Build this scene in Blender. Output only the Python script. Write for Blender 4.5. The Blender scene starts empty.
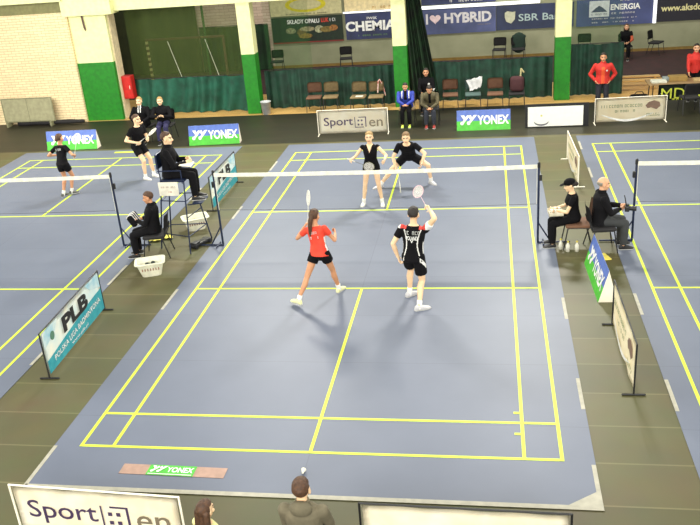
import bpy, bmesh, math, random
from mathutils import Vector, Matrix, Euler, noise
random.seed(4)
V = Vector
PI = math.pi
COL = bpy.data.collections.new('badminton_hall')
bpy.context.scene.collection.children.link(COL)

# ------------------------------------------------------------------ colours and materials
def lin(c):
    c = c / 255.0
    return c / 12.92 if c <= 0.04045 else ((c + 0.055) / 1.055) ** 2.4
def rgb(t): return (lin(t[0]), lin(t[1]), lin(t[2]), 1.0)
MATS = {}
def mat(name, c, rough=0.6, c2=None, scale=8.0, bump=0.0, bscale=60.0, metal=0.0, spec=0.5, alpha=None, emit=0.0):
    if name in MATS: return MATS[name]
    m = bpy.data.materials.new(name); m.use_nodes = True
    nt = m.node_tree; b = nt.nodes['Principled BSDF']
    b.inputs['Roughness'].default_value = rough
    b.inputs['Metallic'].default_value = metal
    b.inputs['Specular IOR Level'].default_value = spec
    tc = nt.nodes.new('ShaderNodeTexCoord')
    n = nt.nodes.new('ShaderNodeTexNoise'); n.inputs['Scale'].default_value = scale; n.inputs['Detail'].default_value = 4
    nt.links.new(tc.outputs['Object'], n.inputs['Vector'])
    r = nt.nodes.new('ShaderNodeValToRGB')
    if c2 is None: c2 = tuple(max(0, min(255, v * 0.9)) for v in c)
    r.color_ramp.elements[0].position = 0.35; r.color_ramp.elements[1].position = 0.65
    r.color_ramp.elements[0].color = rgb(c2); r.color_ramp.elements[1].color = rgb(c)
    nt.links.new(n.outputs['Fac'], r.inputs['Fac']); nt.links.new(r.outputs['Color'], b.inputs['Base Color'])
    if bump:
        n2 = nt.nodes.new('ShaderNodeTexNoise'); n2.inputs['Scale'].default_value = bscale
        nt.links.new(tc.outputs['Object'], n2.inputs['Vector'])
        bp = nt.nodes.new('ShaderNodeBump'); bp.inputs['Strength'].default_value = bump; bp.inputs['Distance'].default_value = 0.01
        nt.links.new(n2.outputs['Fac'], bp.inputs['Height']); nt.links.new(bp.outputs['Normal'], b.inputs['Normal'])
    if emit:
        b.inputs['Emission Color'].default_value = rgb(c); b.inputs['Emission Strength'].default_value = emit
    if alpha is not None:
        out = nt.nodes['Material Output']
        mx = nt.nodes.new('ShaderNodeMixShader'); tr = nt.nodes.new('ShaderNodeBsdfTransparent')
        mx.inputs['Fac'].default_value = alpha
        nt.links.new(tr.outputs[0], mx.inputs[1]); nt.links.new(b.outputs[0], mx.inputs[2]); nt.links.new(mx.outputs[0], out.inputs[0])
    MATS[name] = m
    return m

# ------------------------------------------------------------------ mesh helpers
def box(bm, c, s, rot=None):
    r = bmesh.ops.create_cube(bm, size=1.0)
    M = Matrix.Translation(V(c)) @ (rot.to_4x4() if rot else Matrix()) @ Matrix.Diagonal((s[0], s[1], s[2], 1))
    bmesh.ops.transform(bm, matrix=M, verts=r['verts']); return r['verts']
def rbox(bm, c, s, bev=0.01, rot=None, seg=2):
    b2 = bmesh.new(); box(b2, (0, 0, 0), s)
    bmesh.ops.bevel(b2, geom=b2.edges[:], offset=bev, segments=seg, affect='EDGES', profile=0.5)
    M = Matrix.Translation(V(c)) @ (rot.to_4x4() if rot else Matrix())
    b2.transform(M); me = bpy.data.meshes.new('tmp'); b2.to_mesh(me); b2.free(); bm.from_mesh(me); bpy.data.meshes.remove(me)
def frame_of(d):
    d = d.normalized(); a = V((0, 0, 1)) if abs(d.z) < 0.9 else V((1, 0, 0))
    x = d.cross(a).normalized(); return x, x.cross(d).normalized(), d
def rings(bm, rs, cap=True):
    """rs: list of lists of points"""
    vs = [[bm.verts.new(p) for p in r] for r in rs]
    n = len(vs[0])
    for i in range(len(vs) - 1):
        for j in range(n):
            bm.faces.new((vs[i][j], vs[i][(j + 1) % n], vs[i + 1][(j + 1) % n], vs[i + 1][j]))
    if cap:
        bm.faces.new(vs[0][::-1]); bm.faces.new(vs[-1])
def cap(bm, p0, p1, r0, r1, n=12, round0=True, round1=True, flat=1.0, fx=None):
    """tapered capsule; flat squashes along second axis"""
    p0 = V(p0); p1 = V(p1); d = p1 - p0
    if d.length < 1e-6: d = V((0, 0, 1e-4))
    x, y, z = frame_of(d)
    if fx is not None:
        x = (V(fx) - z * V(fx).dot(z)).normalized(); y = z.cross(x)
    L = []
    def ring(c, r): return [c + x * (r * math.cos(2 * PI * k / n)) + y * (r * flat * math.sin(2 * PI * k / n)) for k in range(n)]
    if round0:
        for a in (80, 55, 28): L.append(ring(p0 - z * (r0 * math.sin(math.radians(a))), r0 * math.cos(math.radians(a))))
    L.append(ring(p0, r0)); L.append(ring(p1, r1))
    if round1:
        for a in (28, 55, 80): L.append(ring(p1 + z * (r1 * math.sin(math.radians(a))), r1 * math.cos(math.radians(a))))
    rings(bm, L)
def tube(bm, pts, r, n=8):
    pts = [V(p) for p in pts]
    for a, b in zip(pts, pts[1:]): cap(bm, a, b, r, r, n)
def ell(bm, c, r, R=None, seg=16):
    q = bmesh.ops.create_uvsphere(bm, u_segments=seg, v_segments=max(8, seg // 2), radius=1.0)
    M = Matrix.Translation(V(c)) @ (R.to_4x4() if R else Matrix()) @ Matrix.Diagonal((r[0], r[1], r[2], 1))
    bmesh.ops.transform(bm, matrix=M, verts=q['verts'])
def poly(bm, pts, th=0.002):
    """flat polygon in XZ facing -Y with thickness"""
    a = [bm.verts.new((p[0], -th, p[1])) for p in pts]; b = [bm.verts.new((p[0], 0, p[1])) for p in pts]
    bm.faces.new(a); bm.faces.new(b[::-1])
    for i in range(len(pts)):
        j = (i + 1) % len(pts); bm.faces.new((a[i], b[i], b[j], a[j]))
def disc(cx, cz, r, n=14, rz=None): return [(cx + r * math.cos(2 * PI * k / n), cz + (rz or r) * math.sin(2 * PI * k / n)) for k in range(n)]

def obj(name, bm, m, parent=None, smooth=False, loc=None, rot=None):
    me = bpy.data.meshes.new(name)
    if isinstance(bm, bmesh.types.BMesh):
        bmesh.ops.recalc_face_normals(bm, faces=bm.faces[:]); bm.to_mesh(me); bm.free()
    else: me = bm
    if smooth:
        me.polygons.foreach_set('use_smooth', [True] * len(me.polygons))
    for q in (m if isinstance(m, (list, tuple)) else [m]): me.materials.append(q)
    o = bpy.data.objects.new(name, me); COL.objects.link(o)
    if parent: o.parent = parent
    if loc: o.location = loc
    if rot: o.rotation_euler = rot
    return o
def NB(): return bmesh.new()
def tag(o, label, cat, group=None, kind=None):
    o['label'] = label; o['category'] = cat
    if group: o['group'] = group
    if kind: o['kind'] = kind
    return o
def thing(name, label, cat, loc=(0, 0, 0), rz=0.0, group=None):
    o = bpy.data.objects.new(name, None); COL.objects.link(o); o.empty_display_size = 0.1
    o.location = loc; o.rotation_euler = (0, 0, rz)
    return tag(o, label, cat, group)
def struct(name, bm, m, parent=None, **k):
    o = obj(name, bm, m, parent, **k)
    if not parent: o['kind'] = 'structure'
    return o
def copy_tree(o, parent=None):
    c = o.copy(); COL.objects.link(c)
    if parent: c.parent = parent
    for ch in list(o.children): copy_tree(ch, c)
    return c
def dup(o, label, loc, rz=0.0, group=None):
    c = copy_tree(o); c['label'] = label; c.location = loc; c.rotation_euler = (0, 0, rz)
    if group: c['group'] = group
    return c
def font_mesh(txt, w, h, bold=0.0, th=0.002, italic=0.0):
    cu = bpy.data.curves.new('t', 'FONT'); cu.body = txt; cu.size = 1; cu.extrude = 0.0; cu.offset = bold; cu.resolution_u = 3; cu.shear = italic
    o = bpy.data.objects.new('t', cu); COL.objects.link(o)
    bpy.context.view_layer.update()
    me = bpy.data.meshes.new_from_object(o.evaluated_get(bpy.context.evaluated_depsgraph_get()))
    bpy.data.objects.remove(o); bpy.data.curves.remove(cu)
    xs = [v.co.x for v in me.vertices]; ys = [v.co.y for v in me.vertices]
    x0, x1, y0, y1 = min(xs), max(xs), min(ys), max(ys)
    for v in me.vertices:
        v.co = ((v.co.x - x0) / (x1 - x0) * w - w / 2, 0, (v.co.y - y0) / (y1 - y0) * h - h / 2)
    bm = NB(); bm.from_mesh(me); bpy.data.meshes.remove(me)
    return bm
def letters(txt, w, h, m, parent, x, z, y=-0.006, bold=0.0, name='lettering', rx=0.0, italic=0.0):
    return obj(name, font_mesh(txt, w, h, bold, italic=italic), m, parent, loc=(x, y, z), rot=(rx, 0, 0))
def scribble(w, h, n, m, parent, x, z, y=-0.006, name='small_lettering', rows=1):
    """illegible rows of small glyph shapes"""
    bm = NB(); rh = h / rows
    for r in range(rows):
        cw = w / n
        for i in range(n):
            if random.random() < 0.12: continue
            cx = -w / 2 + (i + .5) * cw; cz = h / 2 - (r + .5) * rh; g = cw * .7; q = rh * .62; k = random.randint(0, 3); t = g * .28
            poly(bm, [(cx - g / 2, cz - q / 2), (cx - g / 2 + t, cz - q / 2), (cx - g / 2 + t, cz + q / 2), (cx - g / 2, cz + q / 2)], .001)
            if k != 0: poly(bm, [(cx - g / 2, cz + q / 2 - t), (cx + g / 2, cz + q / 2 - t), (cx + g / 2, cz + q / 2), (cx - g / 2, cz + q / 2)], .001)
            if k in (1, 2): poly(bm, [(cx + g / 2 - t, cz - q / 2), (cx + g / 2, cz - q / 2), (cx + g / 2, cz + q / 2), (cx + g / 2 - t, cz + q / 2)], .001)
            if k in (2, 3): poly(bm, [(cx - g / 2, cz - q / 2), (cx + g / 2, cz - q / 2), (cx + g / 2, cz - q / 2 + t), (cx - g / 2, cz - q / 2 + t)], .001)
    return obj(name, bm, m, parent, loc=(x, y, z))

# ------------------------------------------------------------------ palette
white = mat('white_paint', (238, 236, 222), .55)
cream = mat('cream_paint', (232, 232, 178), .7, c2=(226, 226, 166))
green = mat('green_paint', (20, 128, 18), .55, c2=(14, 112, 14))
darkmetal = mat('dark_blue_metal', (30, 42, 72), .4, metal=.3)
blackm = mat('black_metal', (24, 24, 28), .45)
black = mat('black_cloth', (13, 12, 16), .9, spec=.2, bump=.4, bscale=25)
yline = mat('lime_line_paint', (204, 226, 62), .55, c2=(196, 218, 58))
yonexblue = mat('blue_print', (84, 112, 190), .5)
yonexgreen = mat('green_print', (76, 190, 52), .5)
printwhite = mat('white_print', (245, 245, 242), .5)
fabricwhite = mat('white_banner_cloth', (250, 244, 230), .6, c2=(244, 234, 212), scale=3)

# ------------------------------------------------------------------ camera
C = V((2.211108, -8.245467, 6.191376))
R = (Matrix.Rotation(0.181982673, 3, 'Z') @ Matrix.Rotation(1.163522991, 3, 'X') @ Matrix.Rotation(-0.0805723, 3, 'Z'))
cam = bpy.data.cameras.new('camera'); cam.sensor_width = 36; cam.lens = 832.6388 / 700 * 36; cam.clip_end = 200
co = bpy.data.objects.new('camera', cam); COL.objects.link(co); co.matrix_world = Matrix.Translation(C) @ R.to_4x4()
bpy.context.scene.camera = co

# ------------------------------------------------------------------ the hall
def floor_mat(name, ca, cb, cm):
    m = bpy.data.materials.new(name); m.use_nodes = True; nt = m.node_tree; b = nt.nodes['Principled BSDF']
    tc = nt.nodes.new('ShaderNodeTexCoord')
    br = nt.nodes.new('ShaderNodeTexBrick'); br.offset = .0
    br.inputs['Scale'].default_value = 1.0; br.inputs['Mortar Size'].default_value = .012; br.inputs['Brick Width'].default_value = 8.0; br.inputs['Row Height'].default_value = .75
    br.inputs['Color1'].default_value = rgb(ca); br.inputs['Color2'].default_value = rgb(cb); br.inputs['Mortar'].default_value = rgb(cm)
    nt.links.new(tc.outputs['Object'], br.inputs['Vector'])
    n = nt.nodes.new('ShaderNodeTexNoise'); n.inputs['Scale'].default_value = 1.6; n.inputs['Detail'].default_value = 6
    nt.links.new(tc.outputs['Object'], n.inputs['Vector'])
    mx = nt.nodes.new('ShaderNodeMix'); mx.data_type = 'RGBA'; mx.blend_type = 'MULTIPLY'; mx.inputs[0].default_value = .35
    nt.links.new(br.outputs['Color'], mx.inputs[6]); nt.links.new(n.outputs['Color'], mx.inputs[7])
    nt.links.new(mx.outputs[2], b.inputs['Base Color']); b.inputs['Roughness'].default_value = .5; b.inputs['Specular IOR Level'].default_value = .35
    return m
bm = NB(); box(bm, (0, 4.1, -.05), (44, 20.6, .1)); struct('floor', bm, floor_mat('sports_floor', (96, 92, 60), (86, 84, 54), (116, 112, 78)))
bm = NB(); box(bm, (0, 16.2, -.05), (44, 3.6, .1)); struct('floor_dark_matting', bm, floor_mat('dark_matting', (50, 48, 34), (44, 42, 30), (60, 56, 40)))
def wood_mat():
    m = bpy.data.materials.new('parquet'); m.use_nodes = True; nt = m.node_tree; b = nt.nodes['Principled BSDF']
    tc = nt.nodes.new('ShaderNodeTexCoord'); br = nt.nodes.new('ShaderNodeTexBrick')
    br.inputs['Brick Width'].default_value = 1.2; br.inputs['Row Height'].default_value = .09; br.inputs['Scale'].default_value = 1; br.inputs['Mortar Size'].default_value = .003
    br.inputs['Color1'].default_value = rgb((226, 184, 112)); br.inputs['Color2'].default_value = rgb((205, 160, 92)); br.inputs['Mortar'].default_value = rgb((120, 86, 50))
    nt.links.new(tc.outputs['Object'], br.inputs['Vector']); nt.links.new(br.outputs['Color'], b.inputs['Base Color'])
    b.inputs['Roughness'].default_value = .4; return m
wood = wood_mat()
bm = NB(); box(bm, (0, 19.6, -.05), (44, 3.2, .1)); struct('floor_parquet', bm, wood)
bm = NB(); box(bm, (0, 23.8, -.05), (44, 5.2, .1)); struct('floor_dark_carpet', bm, mat('brown_carpet', (62, 32, 34), .8, c2=(48, 28, 28), scale=3))

def court_mat_material():
    m = bpy.data.materials.new('blue_grey_court_vinyl'); m.use_nodes = True; nt = m.node_tree; b = nt.nodes['Principled BSDF']
    tc = nt.nodes.new('ShaderNodeTexCoord'); n = nt.nodes.new('ShaderNodeTexNoise'); n.inputs['Scale'].default_value = .9; n.inputs['Detail'].default_value = 5
    nt.links.new(tc.outputs['Object'], n.inputs['Vector'])
    r = nt.nodes.new('ShaderNodeValToRGB'); r.color_ramp.elements[0].position = .3; r.color_ramp.elements[1].position = .7
    r.color_ramp.elements[0].color = rgb((99, 106, 123)); r.color_ramp.elements[1].color = rgb((106, 113, 130))
    nt.links.new(n.outputs['Fac'], r.inputs['Fac'])
    br = nt.nodes.new('ShaderNodeTexBrick'); br.offset = 0; br.inputs['Scale'].default_value = 1; br.inputs['Brick Width'].default_value = 30; br.inputs['Row Height'].default_value = 1.5; br.inputs['Mortar Size'].default_value = .006
    br.inputs['Color1'].default_value = (1, 1, 1, 1); br.inputs['Color2'].default_value = (.96, .96, .97, 1); br.inputs['Mortar'].default_value = (.8, .8, .82, 1)
    nt.links.new(tc.outputs['Object'], br.inputs['Vector'])
    mx = nt.nodes.new('ShaderNodeMix'); mx.data_type = 'RGBA'; mx.blend_type = 'MULTIPLY'; mx.inputs[0].default_value = 1
    nt.links.new(r.outputs['Color'], mx.inputs[6]); nt.links.new(br.outputs['Color'], mx.inputs[7]); nt.links.new(mx.outputs[2], b.inputs['Base Color'])
    b.inputs['Roughness'].default_value = .5; b.inputs['Specular IOR Level'].default_value = .4
    return m
vinyl = court_mat_material(); tape = mat('pale_edge_tape', (176, 172, 156), .6)
LW = .045
def court(label, xl, xr, sl, sr, xc, ml, mr, yoff=0.0, tapes=()):
    t = thing('court_mat', label, 'court mat', ((ml + mr) / 2, 6.7, 0)); cx = (ml + mr) / 2
    def X(x): return x - cx
    bm = NB(); box(bm, (0, -.0, .004), (mr - ml, 15.04, .008)); obj('vinyl_sheet', bm, vinyl, t)
    bm = NB(); z = .0095
    cnt = [0]
    def ln(x0, y0, x1, y1):
        cnt[0] += 1; box(bm, ((X(x0) + X(x1)) / 2, (y0 + y1) / 2 - 6.7, z + cnt[0] * .00012), (abs(x1 - x0) or LW, abs(y1 - y0) or LW, .003))
    h = LW / 2
    for x in (xl + h, sl, sr, xr - h): ln(x, 0, x, 13.4)
    for y in (h, .76, 4.72, 8.68, 12.64, 13.4 - h): ln(xl, y, xr, y)
    ln(xc, 0, xc, 4.72); ln(xc, 8.68, xc, 13.4)
    if xl == -3.05:
        for y in (.52, .98): ln(sr - .1, y, sr, y)
    obj('court_lines', bm, yline, t)
    for (x0, y0, x1, y1) in tapes: bm = NB(); box(bm, ((X(x0) + X(x1)) / 2, (y0 + y1) / 2 - 6.7, .0095), (abs(x1 - x0), abs(y1 - y0), .003)); obj('edge_tape', bm, tape, t)
    if xl == -3.05:
        bm = NB(); a = [bm.verts.new((X(x), y - 6.7, .0122)) for x, y in ((3.4, -.82), (3.4, -.5), (3.02, -.78))]; bm.faces.new(a); obj('corner_tape', bm, tape, t)
    return t
mt = [(-3.38, -.84, 3.4, -.77)] + [(3.35, y, 3.4, y + .75) for y in (-.8, 1.1, 3.6, 6.9)] + [(-3.4, y, -3.35, y + .8) for y in (-.8, 3.9, 8.3, 11.8)]
court('middle blue-grey badminton court mat where four players rally', -3.05, 3.05, -2.59, 2.59, 0, -3.4, 3.4, tapes=mt)
court('left blue-grey badminton court mat, partly outside the picture', -10.95, -5.13, -10.52, -5.6, -8.1, -11.5, -4.78, tapes=[(-4.83, y, -4.78, y + .9) for y in (2.0, 4.9, 9.6)])
court('right blue-grey badminton court mat behind the bald seated judge', 4.82, 10.92, 5.28, 10.46, 7.87, 4.5, 11.3, tapes=[(4.5, y, 4.55, y + .75) for y in (1.1, 3.75, 10.6, 12.9)])

# floor logo in front of the near baseline
t = thing('floor_sticker', 'floor advert with green and white logo strip behind the near baseline', 'floor sticker', (-1.62, -.43, .008), math.radians(-1))
tan = mat('tan_vinyl', (176, 142, 126), .55)
bm = NB(); box(bm, (0, 0, .003), (1.34, .19, .003)); obj('tan_panel', bm, tan, t)
bm = NB(); box(bm, (-.02, 0, .006), (.6, .19, .003)); obj('green_panel', bm, yonexgreen, t)
def logo(bm, s, ox=0.0, oz=0.0, th=.002):
    for dx in (0, .62):
        P = lambda q: [((x + dx) * s + ox, z * s + oz) for x, z in q]
        poly(bm, P([(.98, .95), (.68, .95), (.18, .3), (.34, .16)]), th)
        poly(bm, P([(.08, .95), (.42, .95), (.56, .6), (.42, .42)]), th)
        poly(bm, P(disc(.2, .2, .17)), th)
bm = NB(); logo(bm, .13, -.29, -.05); obj('double_emblem', bm, printwhite, t, rot=(math.radians(-90), 0, 0), loc=(0, 0, .011))
o = obj('lettering', font_mesh('YONEX', .34, .1, .03), printwhite, t, loc=(.09, .01, .011), rot=(math.radians(-90), 0, 0))
bm = NB(); box(bm, (0, 0, 0), (.56, .012, .002)); obj('white_stripe', bm, printwhite, t, loc=(-.02, -.075, .009))
bm = NB(); box(bm, (0, 0, .0015), (.85, .13, .003)); tag(obj('floor_sticker', bm, yline, loc=(-8.15, 13.98, .008)), 'plain lime floor strip behind the far baseline of the left court', 'floor sticker')

# back wall and brick
def brick_material(name, c1, c2, mo, w=.27, h=.085):
    m = bpy.data.materials.new(name); m.use_nodes = True; nt = m.node_tree; b = nt.nodes['Principled BSDF']
    tc = nt.nodes.new('ShaderNodeTexCoord'); mp = nt.nodes.new('ShaderNodeMapping'); mp.inputs['Rotation'].default_value = (math.radians(90), 0, 0)
    br = nt.nodes.new('ShaderNodeTexBrick'); br.inputs['Scale'].default_value = 1; br.inputs['Brick Width'].default_value = w; br.inputs['Row Height'].default_value = h; br.inputs['Mortar Size'].default_value = .008
    br.inputs['Color1'].default_value = rgb(c1); br.inputs['Color2'].default_value = rgb(c2); br.inputs['Mortar'].default_value = rgb(mo)
    nt.links.new(tc.outputs['Object'], mp.inputs['Vector']); nt.links.new(mp.outputs[0], br.inputs['Vector']); nt.links.new(br.outputs['Color'], b.inputs['Base Color'])
    b.inputs['Roughness'].default_value = .8; return m
cbrick = brick_material('cream_brick', (240, 222, 178), (232, 208, 166), (196, 168, 128))
bm = NB(); box(bm, (-16.15, 18.15, 1.8), (9.7, .3, 3.6)); struct('wall_brick', bm, cbrick)
bm = NB(); box(bm, (-16.15, 18.25, 3.78), (9.7, .3, .36)); struct('wall_recess', bm, mat('shaded_recess_tone', (128, 126, 84), .7))  # shadow band under the cream beam, put into the colour as grey-green
bm = NB(); box(bm, (-16.15, 18.05, 4.4), (9.7, .5, .88)); struct('trim_1', bm, cream)
bm = NB(); box(bm, (-10.55, 18.2, 4.3), (1.7, .6, 1.65)); struct('trim_2', bm, cream)
bm = NB(); box(bm, (1.2, 18.4, 4.35), (22, .5, 1.6)); struct('trim_3', bm, cream)
# back wall
bm = NB(); box(bm, (3.92, 26.5, 2.5), (21.16, .3, 5.0)); struct('wall_back', bm, mat('grey_back_wall', (150, 150, 122), .7, c2=(132, 134, 106), scale=1.0))
pbrick = brick_material('pale_pink_brick', (214, 192, 172), (196, 172, 154), (166, 142, 124), .4, .12)
bm = NB(); box(bm, (-13.58, 26.5, 2.5), (13.84, .3, 5.0)); struct('wall_far_left', bm, pbrick)
olive = mat('dark_olive_hanging', (58, 62, 30), .85, c2=(44, 50, 24), scale=2)
dgreen = mat('dark_green_hanging', (26, 58, 30), .85, c2=(16, 34, 18), scale=1.5)

def column(label, x0, x1, y0, y1, h=4.2, split=1.95, side=None):
    t = thing('column', label, 'column', ((x0 + x1) / 2, (y0 + y1) / 2, 0), 0, 'pillars along the back of the hall')
    w = x1 - x0; d = y1 - y0
    bm = NB(); rbox(bm, (0, 0, split / 2), (w + .004, d + .004, split), .012); obj('green_base', bm, green, t)
    bm = NB(); rbox(bm, (0, 0, (h + split) / 2 - .05), (w, d, h - split + .1), .012); obj('cream_shaft', bm, cream, t)
    return t
c1 = column('broad green and cream pillar beside the cream brick wall', -11.3, -10.02, 18.1, 18.4, 3.48)
bm = NB(); box(bm, (.66, .22, 1.74), (.05, .45, 3.48)); obj('cream_edge', bm, mat('pale_cream_edge', (232, 214, 176), .7), c1)
bm = NB(); tube(bm, [(-.15, -.2, 3.6), (-.12, -.2, 3.1)], .03); tube(bm, [(-.12, -.2, 3.1), (-.12, -.14, 3.0)], .03); obj('drain_pipe', bm, mat('brown_pipe', (96, 66, 60), .5), c1)
column('narrow green and cream pillar with the white bucket at its foot', -5.67, -5.22, 18.2, 18.65)
column('slim green and cream pillar behind the boy in the blue jacket', -.77, -.33, 18.35, 18.75)
column('green and cream pillar left of the standing man in the red jacket', 4.23, 4.7, 18.45, 18.85)

# ------------------------------------------------------------------ curtains
def curtain(label, x0, x1, y, ztop, m, amp=.07, per=.36, z0=.02, name='curtain', swoop=0.0, narrow_top=None, group=None, skew=0.0):
    bm = NB(); nx = max(40, int((x1 - x0) * 26)); nz = 14; cx = (x0 + x1) / 2; g = []
    for j in range(nz + 1):
        tz = j / nz; row = []
        for i in range(nx + 1):
            u = i / nx; x = x0 + (x1 - x0) * u
            if narrow_top: x = cx + (x - cx) * (1 - tz * (1 - narrow_top)) + skew * tz
            ph = (x0 + (x1 - x0) * u) / per * 2 * PI
            yy = amp * math.sin(ph + 1.2 * math.sin(ph * .23) + swoop * (1 - tz) ** 2 * 2) * (1 - .35 * tz) + .5 * amp * math.sin(ph * .41 + 1)
            row.append(bm.verts.new((x - cx, yy, z0 + (ztop - z0) * tz + (.02 * math.sin(ph * .2) if j == nz else 0))))
        g.append(row)
    for j in range(nz):
        for i in range(nx): bm.faces.new((g[j][i], g[j][i + 1], g[j + 1][i + 1], g[j + 1][i]))
    t = thing(name, label, 'curtain', (cx, y, 0), 0, group)
    obj('cloth', bm, m, t, smooth=True)
    bm = NB()
    hw = (x1 - x0) / 2 * (narrow_top or 1); tube(bm, [(-hw + skew, 0, ztop + .01), (hw + skew, 0, ztop + .01)], .012); obj('hanging_cord', bm, blackm, t)
    return t
def teal(name, a, b):
    return mat(name, a, .75, c2=b, scale=3)
cur = teal('teal_green_curtain', (26, 92, 72), (18, 66, 50)); cur2 = teal('dark_teal_curtain', (22, 66, 50), (14, 42, 32))
curtain('teal curtain with long swooping folds left of the bucket', -9.7, -5.75, 18.75, 1.2, cur, .1, .55, swoop=1.2)
curtain('dark teal curtain behind the four tan chairs', -5.15, -.8, 18.85, 1.27, cur2, .06, .3)
curtain('dark teal curtain behind the chair with the white towel', .35, 4.2, 18.95, 1.28, cur2, .06, .33)
curtain('dark green curtain piece behind the man in red', 4.75, 6.35, 19.0, 1.6, cur2, .06, .3)
curtain('tall gathered dark green net curtain beside the slim pillar', -.32, .66, 18.85, 3.55, teal('black_green_net_cloth', (20, 54, 24), (10, 20, 12)), .12, .17, z0=.1, narrow_top=.55, skew=-.37, name='gathered_net_curtain')
# hangings on the far wall
curtain('dark olive hanging on the far wall beyond the goal', -13.6, -9.75, 26.1, 4.8, olive, .03, .8, name='wall_hanging')
curtain('low dark green hanging under the pink brick', -9.7, -6.75, 26.1, 1.86, dgreen, .05, .4, name='wall_hanging')
# see-through protective nets
net_a = mat('olive_green_netting', (84, 104, 44), .8, alpha=.42); net_b = mat('green_netting', (50, 110, 46), .8, alpha=.22)
def netting(label, x0, x1, y, m, z1=3.6):
    bm = NB(); n = 24; g = []
    for i in range(n + 1):
        x = (x1 - x0) * (i / n - .5); yy = .06 * math.sin(i * 1.1)
        g.append((bm.verts.new((x, yy, .02)), bm.verts.new((x, yy, z1))))
    for i in range(n): bm.faces.new((g[i][0], g[i + 1][0], g[i + 1][1], g[i][1]))
    t = thing('protective_net', label, 'net', ((x0 + x1) / 2, y, 0)); obj('net_mesh', bm, m, t, smooth=True)
    bm = NB(); tube(bm, [((x0 - x1) / 2, 0, z1), ((x1 - x0) / 2, 0, z1)], .01); obj('top_rope', bm, blackm, t)
netting('olive see-through net hanging between the broad pillar and the narrow pillar', -9.9, -5.75, 19.3, net_a)
netting('green see-through net hanging between the narrow and slim pillars', -5.1, -3.6, 19.3, net_b)
netting('green see-through net hanging right of the last pillar', 4.8, 6.3, 19.4, net_b)
for xx, l in ((-8.45, 'first'), (-7.13, 'second')):
    bm = NB(); tube(bm, [(0, 0, 2.35), (.62, 0, .01)], .007); tag(obj('white_rope', bm, white, loc=(xx, 19.15, 0)), l + ' slanting white rope, counted from the left, in front of the olive net', 'rope')
for xx in (-7.1,):
    bm = NB(); tube(bm, [(0, 0, 0), (.0, 0, 4.2)], .05); tag(obj('vertical_pole', bm, mat('green_pole', (44, 96, 44), .6), loc=(-9.3, 25.6, 0)), 'thin tall green pole in front of the pink brick', 'pole')
# goal
t = thing('handball_goal', 'handball goal with striped post standing behind the olive net', 'goal', (-10.5, 22.3, 0))
bm = NB()
for k in range(10): box(bm, (0, 0, .1 + k * .2), (.08, .08, .1))
obj('white_post_bands', bm, mat('pale_yellow_band', (214, 206, 150), .6), t)
bm = NB(); box(bm, (0, 0, 1.0), (.075, .075, 2.0)); box(bm, (3.0, 0, 1.0), (.075, .075, 2.0)); box(bm, (1.5, 0, 2.0), (3.08, .075, .075)); obj('goal_frame', bm, mat('dark_red_paint', (92, 62, 44), .6), t)

# ------------------------------------------------------------------ wall banners far behind
def wall_banner(label, x0, x1, z0, z1, m, y=26.3):
    t = thing('wall_banner', label, 'banner', ((x0 + x1) / 2, y, z0), 0)
    bm = NB(); box(bm, (0, 0, (z1 - z0) / 2), (x1 - x0, .02, z1 - z0)); obj('banner_cloth', bm, m, t)
    return t
t = wall_banner('dark green wall banner for a coal yard above the curtain', -6.62, -3.65, 1.0, 2.04, mat('dark_green_print', (24, 44, 26), .6, c2=(18, 30, 22)))
letters('SKŁADY OPAŁU', 1.35, .17, printwhite, t, -.15, .86, -.015, .02)
letters('LUK', .32, .17, mat('red_print', (214, 60, 40), .5), t, .76, .87, -.015, .03); scribble(.4, .2, 4, printwhite, t, 1.15, .87, -.015)
bm = NB(); poly(bm, [(-1.48, .0), (1.48, 0), (1.48, .05), (-1.48, .05)]); obj('red_stripe', bm, mat('dark_red_print', (130, 40, 34), .6), t, loc=(0, -.013, 0))
for i, (x, z, rx, rz, c) in enumerate([(-.7, .5, .22, .12, (150, 150, 110)), (-.25, .42, .2, .16, (120, 96, 50)), (.0, .55, .32, .1, (170, 160, 120)), (.5, .52, .2, .15, (190, 190, 150)), (.8, .5, .3, .12, (140, 120, 60)), (1.1, .55, .18, .12, (180, 120, 60)), (-.1, .28, .3, .1, (150, 120, 50))]):
    bm = NB(); poly(bm, disc(x, z, rx, 10, rz)); obj('printed_heap', bm, mat('heap%d' % i, c, .7, c2=tuple(v * .6 for v in c), scale=12), t, loc=(0, -.013 - .002 * i, 0))
t = wall_banner('cream wall banner with a yellow oval logo', -6.62, -3.65, 2.1, 3.2, mat('cream_print', (206, 198, 150), .6))
bm = NB(); poly(bm, disc(0, .42, .85, 24, .3)); obj('oval_logo', bm, mat('yellow_print', (214, 200, 40), .5), t, loc=(0, -.013, 0))
bm = NB(); poly(bm, disc(0, .42, .66, 24, .2)); obj('oval_centre', bm, mat('cream_print', (206, 198, 150)), t, loc=(0, -.018, 0))
scribble(1.7, .08, 22, mat('grey_print', (120, 116, 90)), t, 0, .06, -.015)
t = wall_banner('dark blue wall banner reading chemia', -3.53, -.45, 1.02, 2.05, mat('navy_print', (58, 66, 112), .6, c2=(36, 42, 70), scale=1.2))
letters('CHEMIA', 2.05, .4, printwhite, t, -.52, .52, -.015, .04); letters('PWSK', .42, .1, printwhite, t, -.45, .82, -.015, .01)
scribble(1.2, .09, 14, mat('pale_green_print', (110, 150, 90)), t, -.45, .15, -.015)
t = wall_banner('cream wall banner with small orange lettering above the chemia banner', -3.53, -.5, 2.15, 3.2, mat('pale_cream_print', (240, 220, 170), .6))
scribble(1.0, .14, 9, mat('orange_print', (200, 150, 80)), t, .1, .1, -.015)
slate = mat('slate_blue_print', (84, 92, 138), .6, c2=(60, 68, 100), scale=1)
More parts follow.
